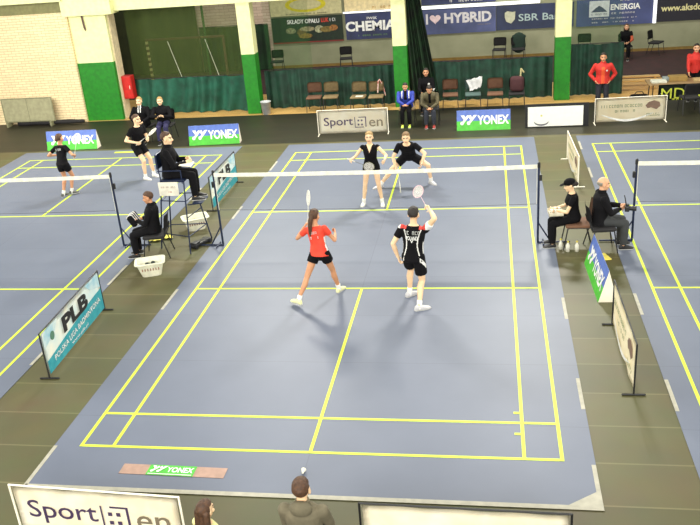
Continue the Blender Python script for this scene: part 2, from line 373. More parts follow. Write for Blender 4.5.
t = wall_banner('slate blue wall banner reading I love hybrid with a heart', -.42, 2.5, 1.06, 2.03, slate)
lg = mat('light_grey_print', (214, 210, 214), .5)
letters('I', .08, .4, lg, t, -1.26, .6, -.015, .02); letters('HYBRID', 1.86, .4, lg, t, .36, .6, -.015, .04)
bm = NB(); poly(bm, [(0, -.2)] + [(.22 * math.sin(a) ** 3 * 1.0, .2 * (13 * math.cos(a) - 5 * math.cos(2 * a) - 2 * math.cos(3 * a) - math.cos(4 * a)) / 16) for a in [PI - .01 - (2 * PI - .02) * k / 24 for k in range(1, 24)]]); obj('heart', bm, mat('pinkish_grey_print', (226, 200, 204)), t, loc=(-.93, -.015, .6))
scribble(.5, .06, 9, mat('tan_print', (150, 140, 130)), t, 1.0, .3, -.015)
t = wall_banner('dark blue bank wall banner reading SBR Bank with a shield', 2.52, 5.5, 1.08, 2.02, mat('dark_blue_print', (50, 60, 98), .6, c2=(36, 44, 66), scale=1))
letters('SBR Bank', 1.85, .27, mat('pale_teal_print', (176, 196, 196)), t, .3, .45, -.015, .01)
bm = NB(); poly(bm, [(-.2, .18), (-.1, .24), (.1, .2), (.21, .22), (.19, -.08), (.05, -.24), (-.14, -.16), (-.2, 0)]); obj('shield_emblem', bm, mat('pale_gold_print', (196, 196, 170)), t, loc=(-.96, -.015, .48))
t = wall_banner('dark blue wall banner with small white lettering above the hybrid banner', -.42, 2.5, 2.2, 3.2, mat('navy_print', (58, 66, 112)))
scribble(1.3, .16, 11, printwhite, t, .3, .12, -.015)
t = wall_banner('slate blue wall banner with white roof logo and the word energia', 5.6, 8.45, 1.05, 2.05, mat('slate_blue_b', (74, 84, 134), .6, c2=(56, 64, 104), scale=1))
bm = NB(); poly(bm, [(-.95, .34), (-.2, .34), (-.2, .94), (-.95, .94)]); obj('logo_panel', bm, mat('pale_blue_print', (208, 214, 216)), t, loc=(0, -.013, 0))
bm = NB(); poly(bm, [(-.88, .52), (-.27, .52), (-.44, .68), (-.58, .76), (-.72, .67)]); obj('roof_emblem', bm, mat('navy_b', (60, 66, 96)), t, loc=(0, -.017, 0)); scribble(.6, .1, 8, mat('navy_b', (60, 66, 96)), t, -.57, .44, -.017)
letters('ENERGIA', 1.1, .22, printwhite, t, .4, .68, -.015, .03); scribble(.6, .1, 7, printwhite, t, .48, .93, -.015)
scribble(1.7, .07, 22, lg, t, 0, .27, -.015); scribble(1.6, .07, 20, lg, t, -.05, .13, -.015); scribble(.9, .1, 9, lg, t, .32, .45, -.015)
t = wall_banner('black wall banner with a pale yellow web address', 8.58, 12.0, 1.08, 2.3, mat('black_print', (28, 26, 40), .6))
letters('www.aksdo', 1.5, .24, mat('pale_yellow_print', (226, 218, 160)), t, -.8, .5, -.015, .03)
def strip(x0, x1, z, h, n): bm = NB(); box(bm, (0, 0, 0), (x1 - x0, .05, h)); struct(n, bm, mat('glowing_wall_white', (250, 250, 255), .5, emit=.7), loc=((x0 + x1) / 2, 26.28, z))  # bright white wall in the banner gaps, its brightness put in as emission
strip(-.45, 4.2, 2.11, .12, 'wall_gap_glow_4'); strip(-3.6, -.45, 2.1, .06, 'wall_gap_glow_5'); strip(5.5, 8.5, 2.12, .06, 'wall_gap_glow_6')
bm = NB(); box(bm, (0, 0, 0), (.12, .05, 1.1)); struct('wall_gap_glow_7', bm, MATS['glowing_wall_white'], loc=(8.52, 26.27, 1.6))  # upright banner gap, same emission standing in for brightness
bm = NB(); box(bm, (0, 0, .05), (22, .06, .1)); struct('baseboard_back', bm, mat('ochre_skirting', (132, 104, 44), .6), loc=(3.5, 26.3, 0))

# ------------------------------------------------------------------ YONEX boards
def yonex(label, x, y, rz, w=1.58, h=.55, d=.3, group='YONEX advertising wedges'):
    t = thing('advertising_wedge', label, 'advertising board', (x, y, 0), rz, group)
    a = math.atan2(d / 2, h); rot = Matrix.Rotation(-a, 3, 'X')
    sl = math.hypot(d / 2, h)
    bm = NB(); pts = [(-d / 2, 0), (0, h), (d / 2, 0)]
    A = [bm.verts.new((-w / 2, p, q)) for p, q in pts]; B = [bm.verts.new((w / 2, p, q)) for p, q in pts]
    bm.faces.new(A); bm.faces.new(B[::-1])
    for i in range(3): j = (i + 1) % 3; bm.faces.new((A[i], A[j], B[j], B[i]))
    obj('white_wedge', bm, fabricwhite, t)
    f = bpy.data.objects.new
    def slab(z0, z1, m, n):
        bm = NB(); box(bm, (0, 0, (z0 + z1) / 2), (w, .006, z1 - z0)); return obj(n, bm, m, t, loc=(0, -d / 2 - .003, 0), rot=(-a, 0, 0))
    g = slab(0.0, sl * .47, yonexgreen, 'green_half'); b = slab(sl * .47, sl, yonexblue, 'blue_half')
    bm = NB(); logo(bm, .3, -.66, .15); obj('double_emblem', bm, printwhite, t, loc=(0, -d / 2 - .01, 0), rot=(-a, 0, 0))
    bm = font_mesh('YONEX', .88, .26, .035); bm.transform(Matrix.Translation((.27, 0, .29))); obj('lettering', bm, printwhite, t, loc=(0, -d / 2 - .012, 0), rot=(-a, 0, 0))
    return t
yonex('blue and green YONEX wedge behind the far player of the left court', -10.15, 14.62, math.radians(2))
yonex('blue and green YONEX wedge behind the umpire, left of the open dark floor', -5.72, 14.68, math.radians(4), 1.5)
yonex('blue and green YONEX wedge in front of the chair with the white towel', 2.05, 15.28, 0, 1.5)
yonex('blue and green YONEX wedge seen end-on beside the seated judges', 4.04, 4.98, math.radians(-88), 1.56)

# ------------------------------------------------------------------ framed cloth banners
def cloth_panel(w, z0, z1, amp=.008):
    bm = NB(); nx, nz = 24, 8; g = [[bm.verts.new((-w / 2 + w * i / nx, amp * math.sin(i * .9 + j * .5), z0 + (z1 - z0) * j / nz)) for i in range(nx + 1)] for j in range(nz + 1)]
    for j in range(nz):
        for i in range(nx): bm.faces.new((g[j][i], g[j][i + 1], g[j + 1][i + 1], g[j + 1][i]))
    bmesh.ops.solidify(bm, geom=bm.faces[:], thickness=.004)
    return bm
def stand(name, label, x, y, rz, w, h, m=fabricwhite, z0=.06, group=None, fm=blackm):
    t = thing(name, label, 'banner', (x, y, 0), rz, group)
    obj('banner_cloth', cloth_panel(w, z0, h - .02), m, t, smooth=True)
    for s in (-1, 1):
        bm = NB(); tube(bm, [(s * (w / 2 + .03), .0, .02), (s * (w / 2 + .03), 0, h)], .012); obj('frame_post', bm, fm, t)
        bm = NB(); tube(bm, [(s * (w / 2 + .03), -.14, .015), (s * (w / 2 + .03), .14, .015)], .014); obj('foot_bar', bm, fm, t)
    bm = NB(); tube(bm, [(-w / 2 - .03, 0, h), (w / 2 + .03, 0, h)], .011); obj('top_bar', bm, fm, t)
    return t
purple = mat('purple_ink', (70, 52, 88), .5); oliveink = mat('olive_ink', (128, 116, 96), .5)
def sportllen(label, x, y, rz, w, h, fm=fabricwhite):
    t = stand('banner_stand', label, x, y, rz, w, h, fm=fm)
    k = w / 2.0; yy = -.014; zc = h * .5
    letters('Sport', .86 * k, .32 * k, purple, t, -.42 * k, zc - .0, yy, .005)
    bm = NB(); s = .3 * k; x0 = .06 * k
    for q in ([(x0, -s * .55), (x0 + .02 * k, -s * .55), (x0 + .02 * k, s * .5), (x0, s * .5)],
              [(x0 + .12 * k, s * .5), (x0 + .34 * k, s * .5), (x0 + .34 * k, s * .42), (x0 + .12 * k, s * .42)],
              [(x0 + .31 * k, s * .42), (x0 + .34 * k, s * .42), (x0 + .34 * k, -s * .5), (x0 + .31 * k, -s * .5)],
              [(x0 + .02 * k, -s * .55), (x0 + .26 * k, -s * .55), (x0 + .26 * k, -s * .48), (x0 + .02 * k, -s * .48)]): poly(bm, q)
    for i in (0, 1):
        for j in (0, 1): cx = x0 + (.11 + .1 * i) * k; cz = (-.08 + .12 * j) * k; d = .025 * k; poly(bm, [(cx - d, cz - d), (cx + d, cz - d), (cx + d, cz + d), (cx - d, cz + d)])
    obj('bracket_emblem', bm, purple, t, loc=(0, yy, zc))
    letters('en', .4 * k, .2 * k, oliveink, t, .68 * k, zc - .05 * k, yy, .005)
    return t
sportllen('white Sport banner at the far end behind the blonde player', -1.68, 15.13, math.radians(1), 1.98, .74)
sportllen('white Sport banner on black frame in the near left corner, beside the spectators', -2.0, -1.62, math.radians(-2.6), 1.92, .65)
t = stand('banner_stand', 'white cloth banner at the bottom edge, right of the hooded boy', 1.93, -1.72, math.radians(-1), 2.0, .7)
letters('Sport', .8, .3, purple, t, -.4, .28, -.014, .005); letters('en', .4, .18, oliveink, t, .62, .24, -.014, .005)
# PLB
tealp = mat('teal_print', (40, 146, 164), .5, c2=(60, 164, 176)); skyp = mat('sky_print', (148, 196, 214), .5, c2=(226, 232, 228), scale=4)
def plb(label, x, y, rz, w, h):
    t = stand('banner_stand', label, x, y, rz, w, h, mat('plb_white', (248, 244, 232), .55, c2=(220, 234, 236), scale=3), group=None)
    def wave(u): return .30 * h + .07 * h * math.sin(u * 2.4 + .6) + .12 * h * u
    bm = NB(); n = 20; P = [(-w / 2 + .01, .07)] + [(w / 2 - .01, .07)] + [(w / 2 - .01 - (w - .02) * k / n, wave(.5 - k / n) + .12) for k in range(n + 1)]
    poly(bm, P, .004); obj('teal_lower_wave', bm, tealp, t, loc=(0, -.012, 0))
    for sx, c in ((-1, 0), (1, 1)):
        bm = NB(); poly(bm, [(sx * (w / 2 - .01), h - .03), (sx * (w / 2 - .01), h * .62), (sx * (w / 2 - .4), h * .78), (sx * (w / 2 - .55), h - .03)][::sx], .003); obj('sky_blue_corner', bm, skyp, t, loc=(0, -.011, 0))
    bm = NB(); poly(bm, disc(-w / 2 + .3, h * .74, .07)); obj('round_emblem', bm, mat('green_emblem', (86, 130, 110)), t, loc=(0, -.017, 0))
    letters('PLB', .98, .27, mat('black_ink', (22, 20, 26)), t, .05, h * .7, -.02, .05)
    o = letters('POLSKA LIGA BADMINTONA', w * .84, .09, printwhite, t, .05, .26, -.022, .01); o.rotation_euler = (0, math.radians(-3), 0)
    o = letters('www.plb.pl', w * .3, .06, printwhite, t, .05, .13, -.022, .01)
    return t
plb('teal and white PLB banner standing between the left and middle court, near', -4.35, 2.75, math.radians(93), 2.2, .76)
plb('teal and white PLB banner standing beyond the umpire chair', -3.98, 9.85, math.radians(90), 2.0, .8)
# pale banners with emblem
def pale(label, x, y, rz, w, h, fm=fabricwhite):
    t = stand('banner_stand', label, x, y, rz, w, h, mat('pale_ivory_cloth', (250, 242, 220), .6, c2=(244, 232, 202), scale=2), fm=fm)
    bm = NB(); n = 16
    up = [(-w * .42 + w * .75 * k / n, .38 * h - .22 * h * math.sin(PI * k / n)) for k in range(n + 1)]; lo = [(a, b - .05 * (.3 + math.sin(PI * k / n))) for k, (a, b) in enumerate(up)]
    poly(bm, lo + up[::-1], .002); obj('white_arc', bm, printwhite, t, loc=(0, -.012, 0))
    scribble(w * .6, .13, 16, mat('sage_ink', (150, 158, 116)), t, -w * .13, h * .68, -.014); scribble(w * .3, .1, 8, mat('sage_ink', (150, 158, 116)), t, -w * .08, h * .48, -.014)
    bm = NB(); poly(bm, [(-.2, .0), (-.12, .09), (.02, .13), (.17, .08), (.2, -.03), (.1, -.12), (-.05, -.06), (-.14, -.08)]); obj('animal_emblem', bm, mat('brown_ink', (126, 100, 84)), t, loc=(w * .32, -.014, h * .66))
    scribble(w * .2, .1, 8, mat('sage_ink', (150, 158, 116)), t, w * .33, h * .3, -.014, rows=2)
    return t
pale('ivory banner with brown animal emblem in front of the man in red', 6.06, 15.38, math.radians(3), 1.85, .72)
pale('ivory banner seen nearly edge-on at the right aisle, nearest the camera', 4.04, 2.44, math.radians(-89.5), 1.9, .76, blackm)
pale('ivory banner seen nearly edge-on beyond the woman in the cap', 4.12, 11.0, math.radians(-88.5), 2.1, .72)
t = thing('advertising_board', 'plain white board with a dark smile curve in a black surround', 'advertising board', (4.07, 15.2, 0), 0)
bm = NB(); box(bm, (0, .03, .33), (1.72, .04, .66)); obj('black_surround', bm, blackm, t)
bm = NB(); box(bm, (-.04, 0, .31), (1.5, .02, .55)); obj('white_face', bm, mat('bright_board', (252, 252, 244), .5, c2=(250, 250, 240)), t)
bm = NB(); n = 12; up = [(.18 * math.cos(PI + PI * k / n), .07 * math.sin(PI + PI * k / n)) for k in range(n + 1)]; poly(bm, [(a * 1.1, b * 1.7) for a, b in up] + up[::-1]); obj('smile_curve', bm, mat('grey_ink', (110, 110, 120)), t, loc=(-.42, -.012, .17))
bm = NB(); poly(bm, disc(0, 0, .03)); obj('yellow_dot', bm, mat('pale_yellow_dot', (230, 224, 140)), t, loc=(-.42, -.012, .34))

# ------------------------------------------------------------------ badminton nets and posts
def post(label, x, y, side, lean=0.0):
    t = thing('net_post', label, 'net post', (x, y, .008), 0)
    bm = NB(); tube(bm, [(0, 0, .02), (lean, 0, 1.55)], .021, 10); obj('upright', bm, darkmetal, t, smooth=True)
    bm = NB(); tube(bm, [(0, 0, .02), (side * .58, 0, .02)], .018); tube(bm, [(side * .1, -.14, .02), (side * .1, .14, .02)], .016); obj('foot_bar', bm, darkmetal, t, smooth=True)
    bm = NB(); tube(bm, [(0, 0, .42), (side * .24, 0, .03)], .014); obj('brace', bm, darkmetal, t, smooth=True)
    bm = NB(); rbox(bm, (lean * .9 + side * .03, 0, 1.3), (.06, .05, .12), .01); obj('winch', bm, blackm, t); bm = NB(); tube(bm, [(lean, 0, 1.5), (lean, 0, 1.57)], .027); obj('post_cap', bm, blackm, t)
    return t
post('left net post of the middle court beside the umpire chair', -3.12, 6.75, -1)
post('right net post of the middle court beside the woman in the cap', 3.1, 6.7, 1)
post('net post of the left court beside the seated service judge', -5.28, 6.8, 1)
post('net post of the right court beside the bald judge', 4.82, 6.75, -1)
def net(label, x0, x1, y):
    t = thing('badminton_net', label, 'net', ((x0 + x1) / 2, y, 0)); w = x1 - x0; n = 30
    def sag(u): return -.026 * (1 - (2 * u - 1) ** 2)
    def band(za, zb, th=.004):
        bm = NB(); g = []
        for i in range(n + 1):
            u = i / n; s = sag(u); g.append([bm.verts.new((w * (u - .5), yy, z + s)) for yy, z in ((-th, za), (-th, zb), (th, zb), (th, za))])
        for i in range(n):
            for k in range(4): bm.faces.new((g[i][k], g[i][(k + 1) % 4], g[i + 1][(k + 1) % 4], g[i + 1][k]))
        bm.faces.new(g[0]); bm.faces.new(g[-1][::-1]); return bm
    obj('white_tape', band(1.475, 1.55), mat('net_tape', (246, 244, 226), .6), t)
    obj('bottom_cord', band(.785, .793, .002), mat('grey_cord', (84, 84, 92), .7), t)
    bm = NB()
    g = [(bm.verts.new((w * (i / n - .5), 0, .79 + sag(i / n))), bm.verts.new((w * (i / n - .5), 0, 1.48 + sag(i / n)))) for i in range(n + 1)]
    for i in range(n): bm.faces.new((g[i][0], g[i + 1][0], g[i + 1][1], g[i][1]))
    obj('fine_mesh', bm, mat('fine_net_mesh', (40, 36, 40), .8, alpha=.09), t)
    for s in (-1, 1):
        bm = NB(); tube(bm, [(s * (w / 2 - .01), 0, .79), (s * (w / 2 - .01), 0, 1.5)], .005); obj('side_cord', bm, white, t)
net('badminton net across the middle court', -3.1, 3.08, 6.72)
net('badminton net across the left court, leaving the picture', -11.1, -5.3, 6.8)
net('badminton net across the right court, leaving the picture', 4.84, 10.9, 6.75)

# ------------------------------------------------------------------ chairs
tanf = mat('tan_chair_fabric', (142, 122, 84), .8, c2=(124, 104, 70), bump=.3); brownf = mat('brown_chair_fabric', (120, 84, 62), .8); blackf = mat('black_chair_fabric', (34, 32, 34), .8)
def chair(label, x, y, rz, f, s=1.0, group=None, padw=.48, armrest=False):
    """faces local -Y"""
    t = thing('stacking_chair', label, 'chair', (x, y, 0), rz, group)
    bm = NB(); rbox(bm, (0, 0, .45 * s), (padw, .44, .06), .025); obj('seat', bm, f, t, smooth=True)
    bm = NB(); n = 10; g = []
    for j in range(7):
        z = (.56 + .32 * j / 6) * s; row = []; wj = padw * (.5 if 0 < j < 6 else .44)
        for i in range(n + 1):
            u = 2 * i / n - 1; row.append(bm.verts.new((u * wj, .22 + .05 * (j / 6) - .035 * (1 - u * u) * -1, z)))
        g.append(row)
    for j in range(6):
        for i in range(n): bm.faces.new((g[j][i], g[j][i + 1], g[j + 1][i + 1], g[j + 1][i]))
    bmesh.ops.solidify(bm, geom=bm.faces[:], thickness=.035); obj('backrest', bm, f, t, smooth=True)
    for sx in (-1, 1):
        q = sx * (padw / 2 - .02)
        bm = NB(); tube(bm, [(q, -.18, .42 * s), (q * 1.08, -.25, .012)], .012); obj('leg', bm, blackm, t)
        bm = NB(); tube(bm, [(q, .16, .42 * s), (q * 1.08, .27, .012)], .012); obj('leg', bm, blackm, t)
        bm = NB(); tube(bm, [(q, -.18, .42 * s), (q, .2, .42 * s), (q * .95, .255, .62 * s)], .011); obj('side_frame', bm, blackm, t)
    return t
TC = 'tan fabric chairs in the back row'
ch = [(-3.42, 18.3, brownf, 'brown backed chair, the one nearest the bucket in the back row'),
      (-2.86, 18.27, tanf, 'tan chair in the back row, second from the bucket'),
      (-1.93, 18.1, tanf, 'tan chair with a folded white paper on its seat'),
      (-1.35, 18.05, tanf, 'tan chair with a red and white strap over its back'),
      (1.02, 17.85, brownf, 'brown chair immediately left of the chair with the white towel'),
      (1.72, 17.8, mat('blue_grey_fabric', (84, 108, 104), .8), 'blue grey chair with a white towel over its back'),
      (2.4, 17.75, brownf, 'brown chair between the white towel chair and the chair carrying a dark bag'),
      (3.05, 17.7, blackf, 'dark chair with a maroon bag at the right end of the back row')]
for x, y, f, l in ch: chair(l, x, y, math.radians(random.uniform(-4, 4)), f)
bm = NB(); rbox(bm, (0, 0, .006), (.24, .17, .012), .004); tag(obj('folded_paper', bm, white, loc=(-1.88, 18.0, .482)), 'folded white paper lying on a tan chair seat', 'paper')
bm = NB()
for k, (x0, x1) in enumerate([(-.02, .03)]): tube(bm, [(.0, -.04, .55), (.03, -.02, .9), (.06, .1, .93), (.16, .16, .7), (.22, .12, .42)], .018)
tag(obj('strap', bm, mat('red_white_strap', (190, 60, 50), .6, c2=(226, 210, 200), scale=14), loc=(-1.3, 18.2, 0)), 'red and white strap draped over the right side of a tan chair back', 'strap')
bm = NB(); nx = 10; g = [[bm.verts.new((.5 * (i / nx - .5) * (1.0 - .35 * abs(j - 5) / 5) + .02 * math.sin(j), .19 - .06 * abs(j - 5) / 5 * (1 if j < 5 else -1) - .02 * math.sin(i * 2.1), .9 - .33 * (abs(j - 5) / 5) ** 1.2 + .015 * math.sin(i * 1.7) + .12 * (i / nx - .5))) for i in range(nx + 1)] for j in range(11)]
for j in range(10):
    for i in range(nx): bm.faces.new((g[j][i], g[j][i + 1], g[j + 1][i + 1], g[j + 1][i]))
bmesh.ops.solidify(bm, geom=bm.faces[:], thickness=.01)
tag(obj('towel', bm, mat('bright_towel', (250, 250, 250), .8), loc=(1.78, 17.8, 0), smooth=True), 'bright white towel hung over the blue grey chair', 'towel')
t = thing('sports_bag', 'maroon bag with a pale tag on the rightmost chair of the back row', 'bag', (3.06, 17.76, .485))
bm = NB(); rbox(bm, (0, 0, .24), (.42, .26, .46), .1, seg=4); obj('bag_body', bm, mat('maroon_bag', (70, 34, 38), .8, bump=.5), t, smooth=True)
bm = NB(); tube(bm, [(.1, -.0, .42), (.12, .02, .68), (.2, .02, .58)], .025); obj('pale_tag', bm, mat('pale_tag', (190, 180, 130), .6), t)
BK = 'black chairs standing along the far wall'
for x, y, l in [(2.62, 25.6, 'black chair at the far wall under the letter D of hybrid'), (3.35, 25.5, 'black chair with a jacket at the far wall under the bank banner'), (-3.45, 25.3, 'black chair at the far wall under the chemia banner edge'),
                (5.85, 25.4, 'black chair at the far wall just right of the last pillar'), (-6.3, 25.3, 'black chair at the far wall under the left end of the coal banner'), (8.5, 25.5, 'black chair at the far wall, alone under the white gap between banners')]:
    c = chair(l, x, y, math.radians(random.uniform(-8, 8)) + (math.radians(60) if x > 8 else 0), blackf, padw=.5)
t = thing('jacket', 'dark green jacket hung over the back of a far chair', 'jacket', (3.38, 25.62, 0))
bm = NB(); cap(bm, (-.2, .17, .88), (.2, .17, .88), .07, .07); cap(bm, (0, .15, .82), (0, .2, .5), .24, .27, flat=.3, fx=(1, 0, 0)); obj('jacket_body', bm, mat('dark_green_cloth', (30, 52, 42), .85, bump=.5), t, smooth=True)
chair('dark chair in front of the lettered table', 7.8, 16.3, math.radians(185), blackf)

# ------------------------------------------------------------------ table with lettered cloth
t = thing('folding_table', 'long trestle table with brown top at the right edge', 'table', (8.35, 17.05, 0))
bm = NB(); rbox(bm, (0, 0, .74), (3.2, .75, .035), .008); obj('table_top', bm, mat('table_brown', (150, 122, 84), .5), t)
for sx in (-1.5, 1.5):
    for sy in (-.3, .3): bm = NB(); tube(bm, [(sx, sy, .015), (sx * .98, sy, .73)], .016); obj('leg', bm, blackm, t)
t2 = thing('table_cloth', 'black cloth with big lime letters hanging from the table front', 'cloth', (8.3, 16.62, 0))
obj('cloth', cloth_panel(2.6, .3, .755, .012), mat('black_green_cloth', (22, 34, 24), .85), t2, smooth=True)
limet = mat('lime_print', (206, 214, 70), .6)
letters('MD', .64, .3, limet, t2, -.9, .5, -.02, .0); letters('W', .42, .3, limet, t2, -.08, .5, -.02, .0); scribble(1.3, .07, 10, limet, t2, -.3, .33, -.02)
for i, (x, y, w, d, h, c, l) in enumerate([(7.05, 16.95, .42, .3, .06, (206, 206, 190), 'pale grey stack of papers on the left end of the table'), (7.6, 17.1, .5, .3, .14, (150, 120, 60), 'ochre cardboard box on the lettered table'), (8.15, 16.95, .3, .22, .07, (186, 160, 110), 'small tan tray on the lettered table'), (7.35, 17.15, .3, .25, .1, (140, 150, 150), 'grey case on the lettered table behind the papers')]):
    bm = NB(); rbox(bm, (0, 0, h / 2), (w, d, h), .01); rbox(bm, (0, 0, h), (w * .94, d * .94, .012), .004); tag(obj(['paper_stack', 'cardboard_box', 'tray', 'case'][i], bm, mat('tableitem%d' % i, c, .6), loc=(x, y, .759)), l, ['paper', 'box', 'tray', 'case'][i])
t = thing('sports_bag', 'dark bag on the floor left of the lettered table', 'bag', (6.65, 17.6, 0))
bm = NB(); rbox(bm, (0, 0, .14), (.55, .3, .28), .09, seg=4); obj('bag_body', bm, black, t, smooth=True); bm = NB(); tube(bm, [(-.15, 0, .27), (-.08, 0, .36), (.08, 0, .36), (.15, 0, .27)], .012); obj('handle', bm, blackm, t)
for k, (x, y, w) in enumerate([(6.9, 20.2, 1.6), (6.8, 19.6, 1.5)]):
    t = thing('low_bench', ['low pale wooden bench behind the man in red, the farther one', 'low pale wooden bench behind the man in red, the nearer one'][k], 'bench', (x, y, 0))
    bm = NB(); rbox(bm, (0, 0, .28), (w, .25, .04), .01); obj('plank', bm, wood, t)
    for s in (-1, 1): bm = NB(); rbox(bm, (s * (w / 2 - .15), 0, .13), (.05, .22, .26), .006); obj('leg', bm, wood, t)

# bucket, hydrant cabinet, grey barrier, rolled mat
t = thing('bucket', 'white plastic bucket at the foot of the narrow pillar', 'bucket', (-5.02, 18.12, 0))
def lathe(bm, pr, n=24, c=(0, 0, 0)): rings(bm, [[V(c) + V((r * math.cos(2 * PI * k / n), r * math.sin(2 * PI * k / n), z)) for k in range(n)] for r, z in pr], cap=False)
bm = NB(); lathe(bm, [(.001, .0), (.13, .0), (.17, .4), (.18, .4), (.18, .42), (.16, .42), (.12, .03), (.001, .03)]); obj('tub', bm, mat('bucket_plastic', (196, 200, 200), .4), t, smooth=True)
bm = NB(); tube(bm, [(.175 * math.cos(a), -.02 - .06 * math.sin(a), .4 - .12 * math.sin(a)) for a in [PI * k / 8 for k in range(9)]], .005); obj('handle', bm, blackm, t)
t = thing('hydrant_cabinet', 'red fire hydrant cabinet fixed to the side of the broad pillar', 'cabinet', (-9.82, 18.52, .64))
redp = mat('red_paint', (190, 26, 22), .45)
bm = NB(); rbox(bm, (0, 0, .38), (.36, .3, .76), .015); obj('case', bm, redp, t)
bm = NB(); rbox(bm, (0, -.155, .38), (.3, .015, .68), .006); obj('door', bm, mat('red_door', (204, 34, 28), .4), t); bm = NB(); tube(bm, [(.1, -.17, .34), (.1, -.17, .44)], .012); obj('handle', bm, white, t)
t = thing('grey_barrier', 'low grey two panel barrier standing in front of the cream brick wall', 'barrier', (-13.2, 17.7, 0))
gp = mat('grey_panel', (166, 162, 128), .6); gf = mat('grey_frame', (140, 138, 106), .5)
for s in (-1, 1): bm = NB(); rbox(bm, (s * .45, 0, .55), (.88, .03, .74), .008); obj('panel', bm, gp, t)
bm = NB(); tube(bm, [(-.91, 0, .16), (-.91, 0, .94), (.91, 0, .94), (.91, 0, .16), (-.91, 0, .16)], .022); tube(bm, [(0, 0, .16), (0, 0, .94)], .02); obj('frame', bm, gf, t)
for s in (-.8, .8): bm = NB(); box(bm, (s, 0, .08), (.06, .3, .16)); obj('foot', bm, gf, t)
t = thing('rolled_mat', 'long dark rolled mat lying along the foot of the brick wall', 'mat', (-12.5, 17.78, .09))
bm = NB(); rs = []
for k in range(15):
    x = -1.2 + 2.4 * k / 14; r = .085 * (1 + .12 * math.sin(k * 1.3)) * (.65 + .35 * math.cos((k / 14) * 1.4)); rs.append([V((x, r * math.cos(2 * PI * q / 14), (r * math.sin(2 * PI * q / 14)) - .005)) for q in range(14)])
rings(bm, rs); obj('roll', bm, mat('dark_roll', (34, 32, 34), .8, bump=.5), t, smooth=True)

# ------------------------------------------------------------------ umpire chair
t = thing('umpire_chair', 'tall dark blue umpire chair with a white sign between the left and middle court', 'umpire chair', (-3.98, 6.8, 0))
S = [(-.17, -.22), (.3, -.22), (.3, .2), (-.17, .2)]; F = [(-.42, -.15), (.3, -.45), (.48, .38), (-.38, .32)]; ZT = 1.42
for (a, b), (c, d) in zip(S, F): bm = NB(); tube(bm, [(a, b, ZT), (c, d, .012)], .015); obj('leg', bm, darkmetal, t)
def lp(i, z): q = z / ZT; return (F[i][0] + (S[i][0] - F[i][0]) * q, F[i][1] + (S[i][1] - F[i][1]) * q, z)
for z in (.35, .72, 1.05):
    for i in range(4):
        if z == .72 and i in (0, 2): continue
        bm = NB(); tube(bm, [lp(i, z), lp((i + 1) % 4, z)], .011); obj('rung', bm, darkmetal, t)
bm = NB(); rbox(bm, (.06, 0, ZT + .03), (.5, .46, .05), .015); obj('seat', bm, darkmetal, t)
bm = NB(); rbox(bm, (-.2, 0, ZT + .42), (.04, .44, .3), .015); tube(bm, [(-.17, -.2, ZT), (-.2, -.2, ZT + .5)], .012); tube(bm, [(-.17, .2, ZT), (-.2, .2, ZT + .5)], .012); obj('backrest', bm, darkmetal, t)
for s in (-.25, .25): bm = NB(); tube(bm, [(-.18, s, ZT + .25), (.28, s, ZT + .25), (.28, s, ZT)], .012); obj('armrest', bm, darkmetal, t)
bm = NB(); rbox(bm, (.5, 0, .98), (.2, .42, .03), .008); tube(bm, [(.31, -.2, .95), (.58, -.2, .98)], .012); tube(bm, [(.31, .2, .95), (.58, .2, .98)], .012); obj('footrest', bm, darkmetal, t)
bm = NB(); rbox(bm, (.0, -.3, 1.32), (.4, .012, .28), .004); s_ = obj('sign_board', bm, mat('sign_white', (236, 230, 214), .5), t, rot=(0, 0, 0))
sc = scribble(.3, .05, 12, mat('sign_ink', (170, 150, 140)), s_, 0, 1.36, -.309); sc = scribble(.1, .05, 4, mat('sign_red', (180, 90, 90)), s_, .04, 1.26, -.309)

def crate(label, x, y, rz, full):
    t = thing('laundry_basket', label, 'basket', (x, y, 0), rz)
    wp = mat('white_plastic', (240, 238, 216), .4); bm = NB()
    def rr(a, b, z, r=.08, n=5):
        P = []
        for cx, cy, a0 in ((a - r, b - r, 0), (-a + r, b - r, 90), (-a + r, -b + r, 180), (a - r, -b + r, 270)):
            for k in range(n): q = math.radians(a0 + 90 * k / (n - 1)); P.append(V((cx + r * math.cos(q), cy + r * math.sin(q), z)))
        return P
    rings(bm, [rr(.18, .12, 0), rr(.25, .18, .26), rr(.285, .215, .265), rr(.285, .215, .28), rr(.24, .17, .28), rr(.17, .11, .02)], cap=True); obj('tub', bm, wp, t, smooth=False)
    bm = NB()
    for k in range(7): box(bm, (-.15 + .05 * k, -.158, .16), (.02, .02, .05), Matrix.Rotation(math.radians(-13), 3, 'X'))
    obj('handle_slots', bm, mat('slot_shadow', (150, 110, 90), .7), t)
    if full:
        u = thing('shuttle_tube_heap', 'dark round shuttlecock tube ends inside the nearer white basket', 'shuttle tubes', (x, y, .08), rz)
        bm = NB()
        for a, b in ((-.06, .02), (.05, .05), (.07, -.04), (-.03, -.05)): cap(bm, (a, b, .0), (a, b, .15), .035, .035, 12, False, False)
        obj('tube_bundle', bm, mat('dark_green_tube', (30, 44, 44), .5), u)
    return t
crate('white laundry basket with dark contents on the near side of the umpire chair', -4.13, 5.4, math.radians(20), True)
crate('white laundry basket standing behind the umpire chair', -4.02, 7.75, math.radians(30), False)
bm = NB(); ell(bm, (0, 0, .035), (.14, .1, .035)); ell(bm, (.06, .05, .05), (.07, .06, .035)); tag(obj('white_bag', bm, white, loc=(-4.02, 7.72, .026), smooth=True), 'crumpled white bag inside the basket behind the umpire chair', 'bag')
t = thing('post_weight', 'black wheeled post weight on the floor in front of the umpire chair', 'weight', (-3.62, 6.82, 0), math.radians(65))
bm = NB(); rbox(bm, (0, 0, .06), (.5, .16, .07), .02); rbox(bm, (-.15, 0, .1), (.18, .13, .05), .02); obj('weight_block', bm, blackm, t)
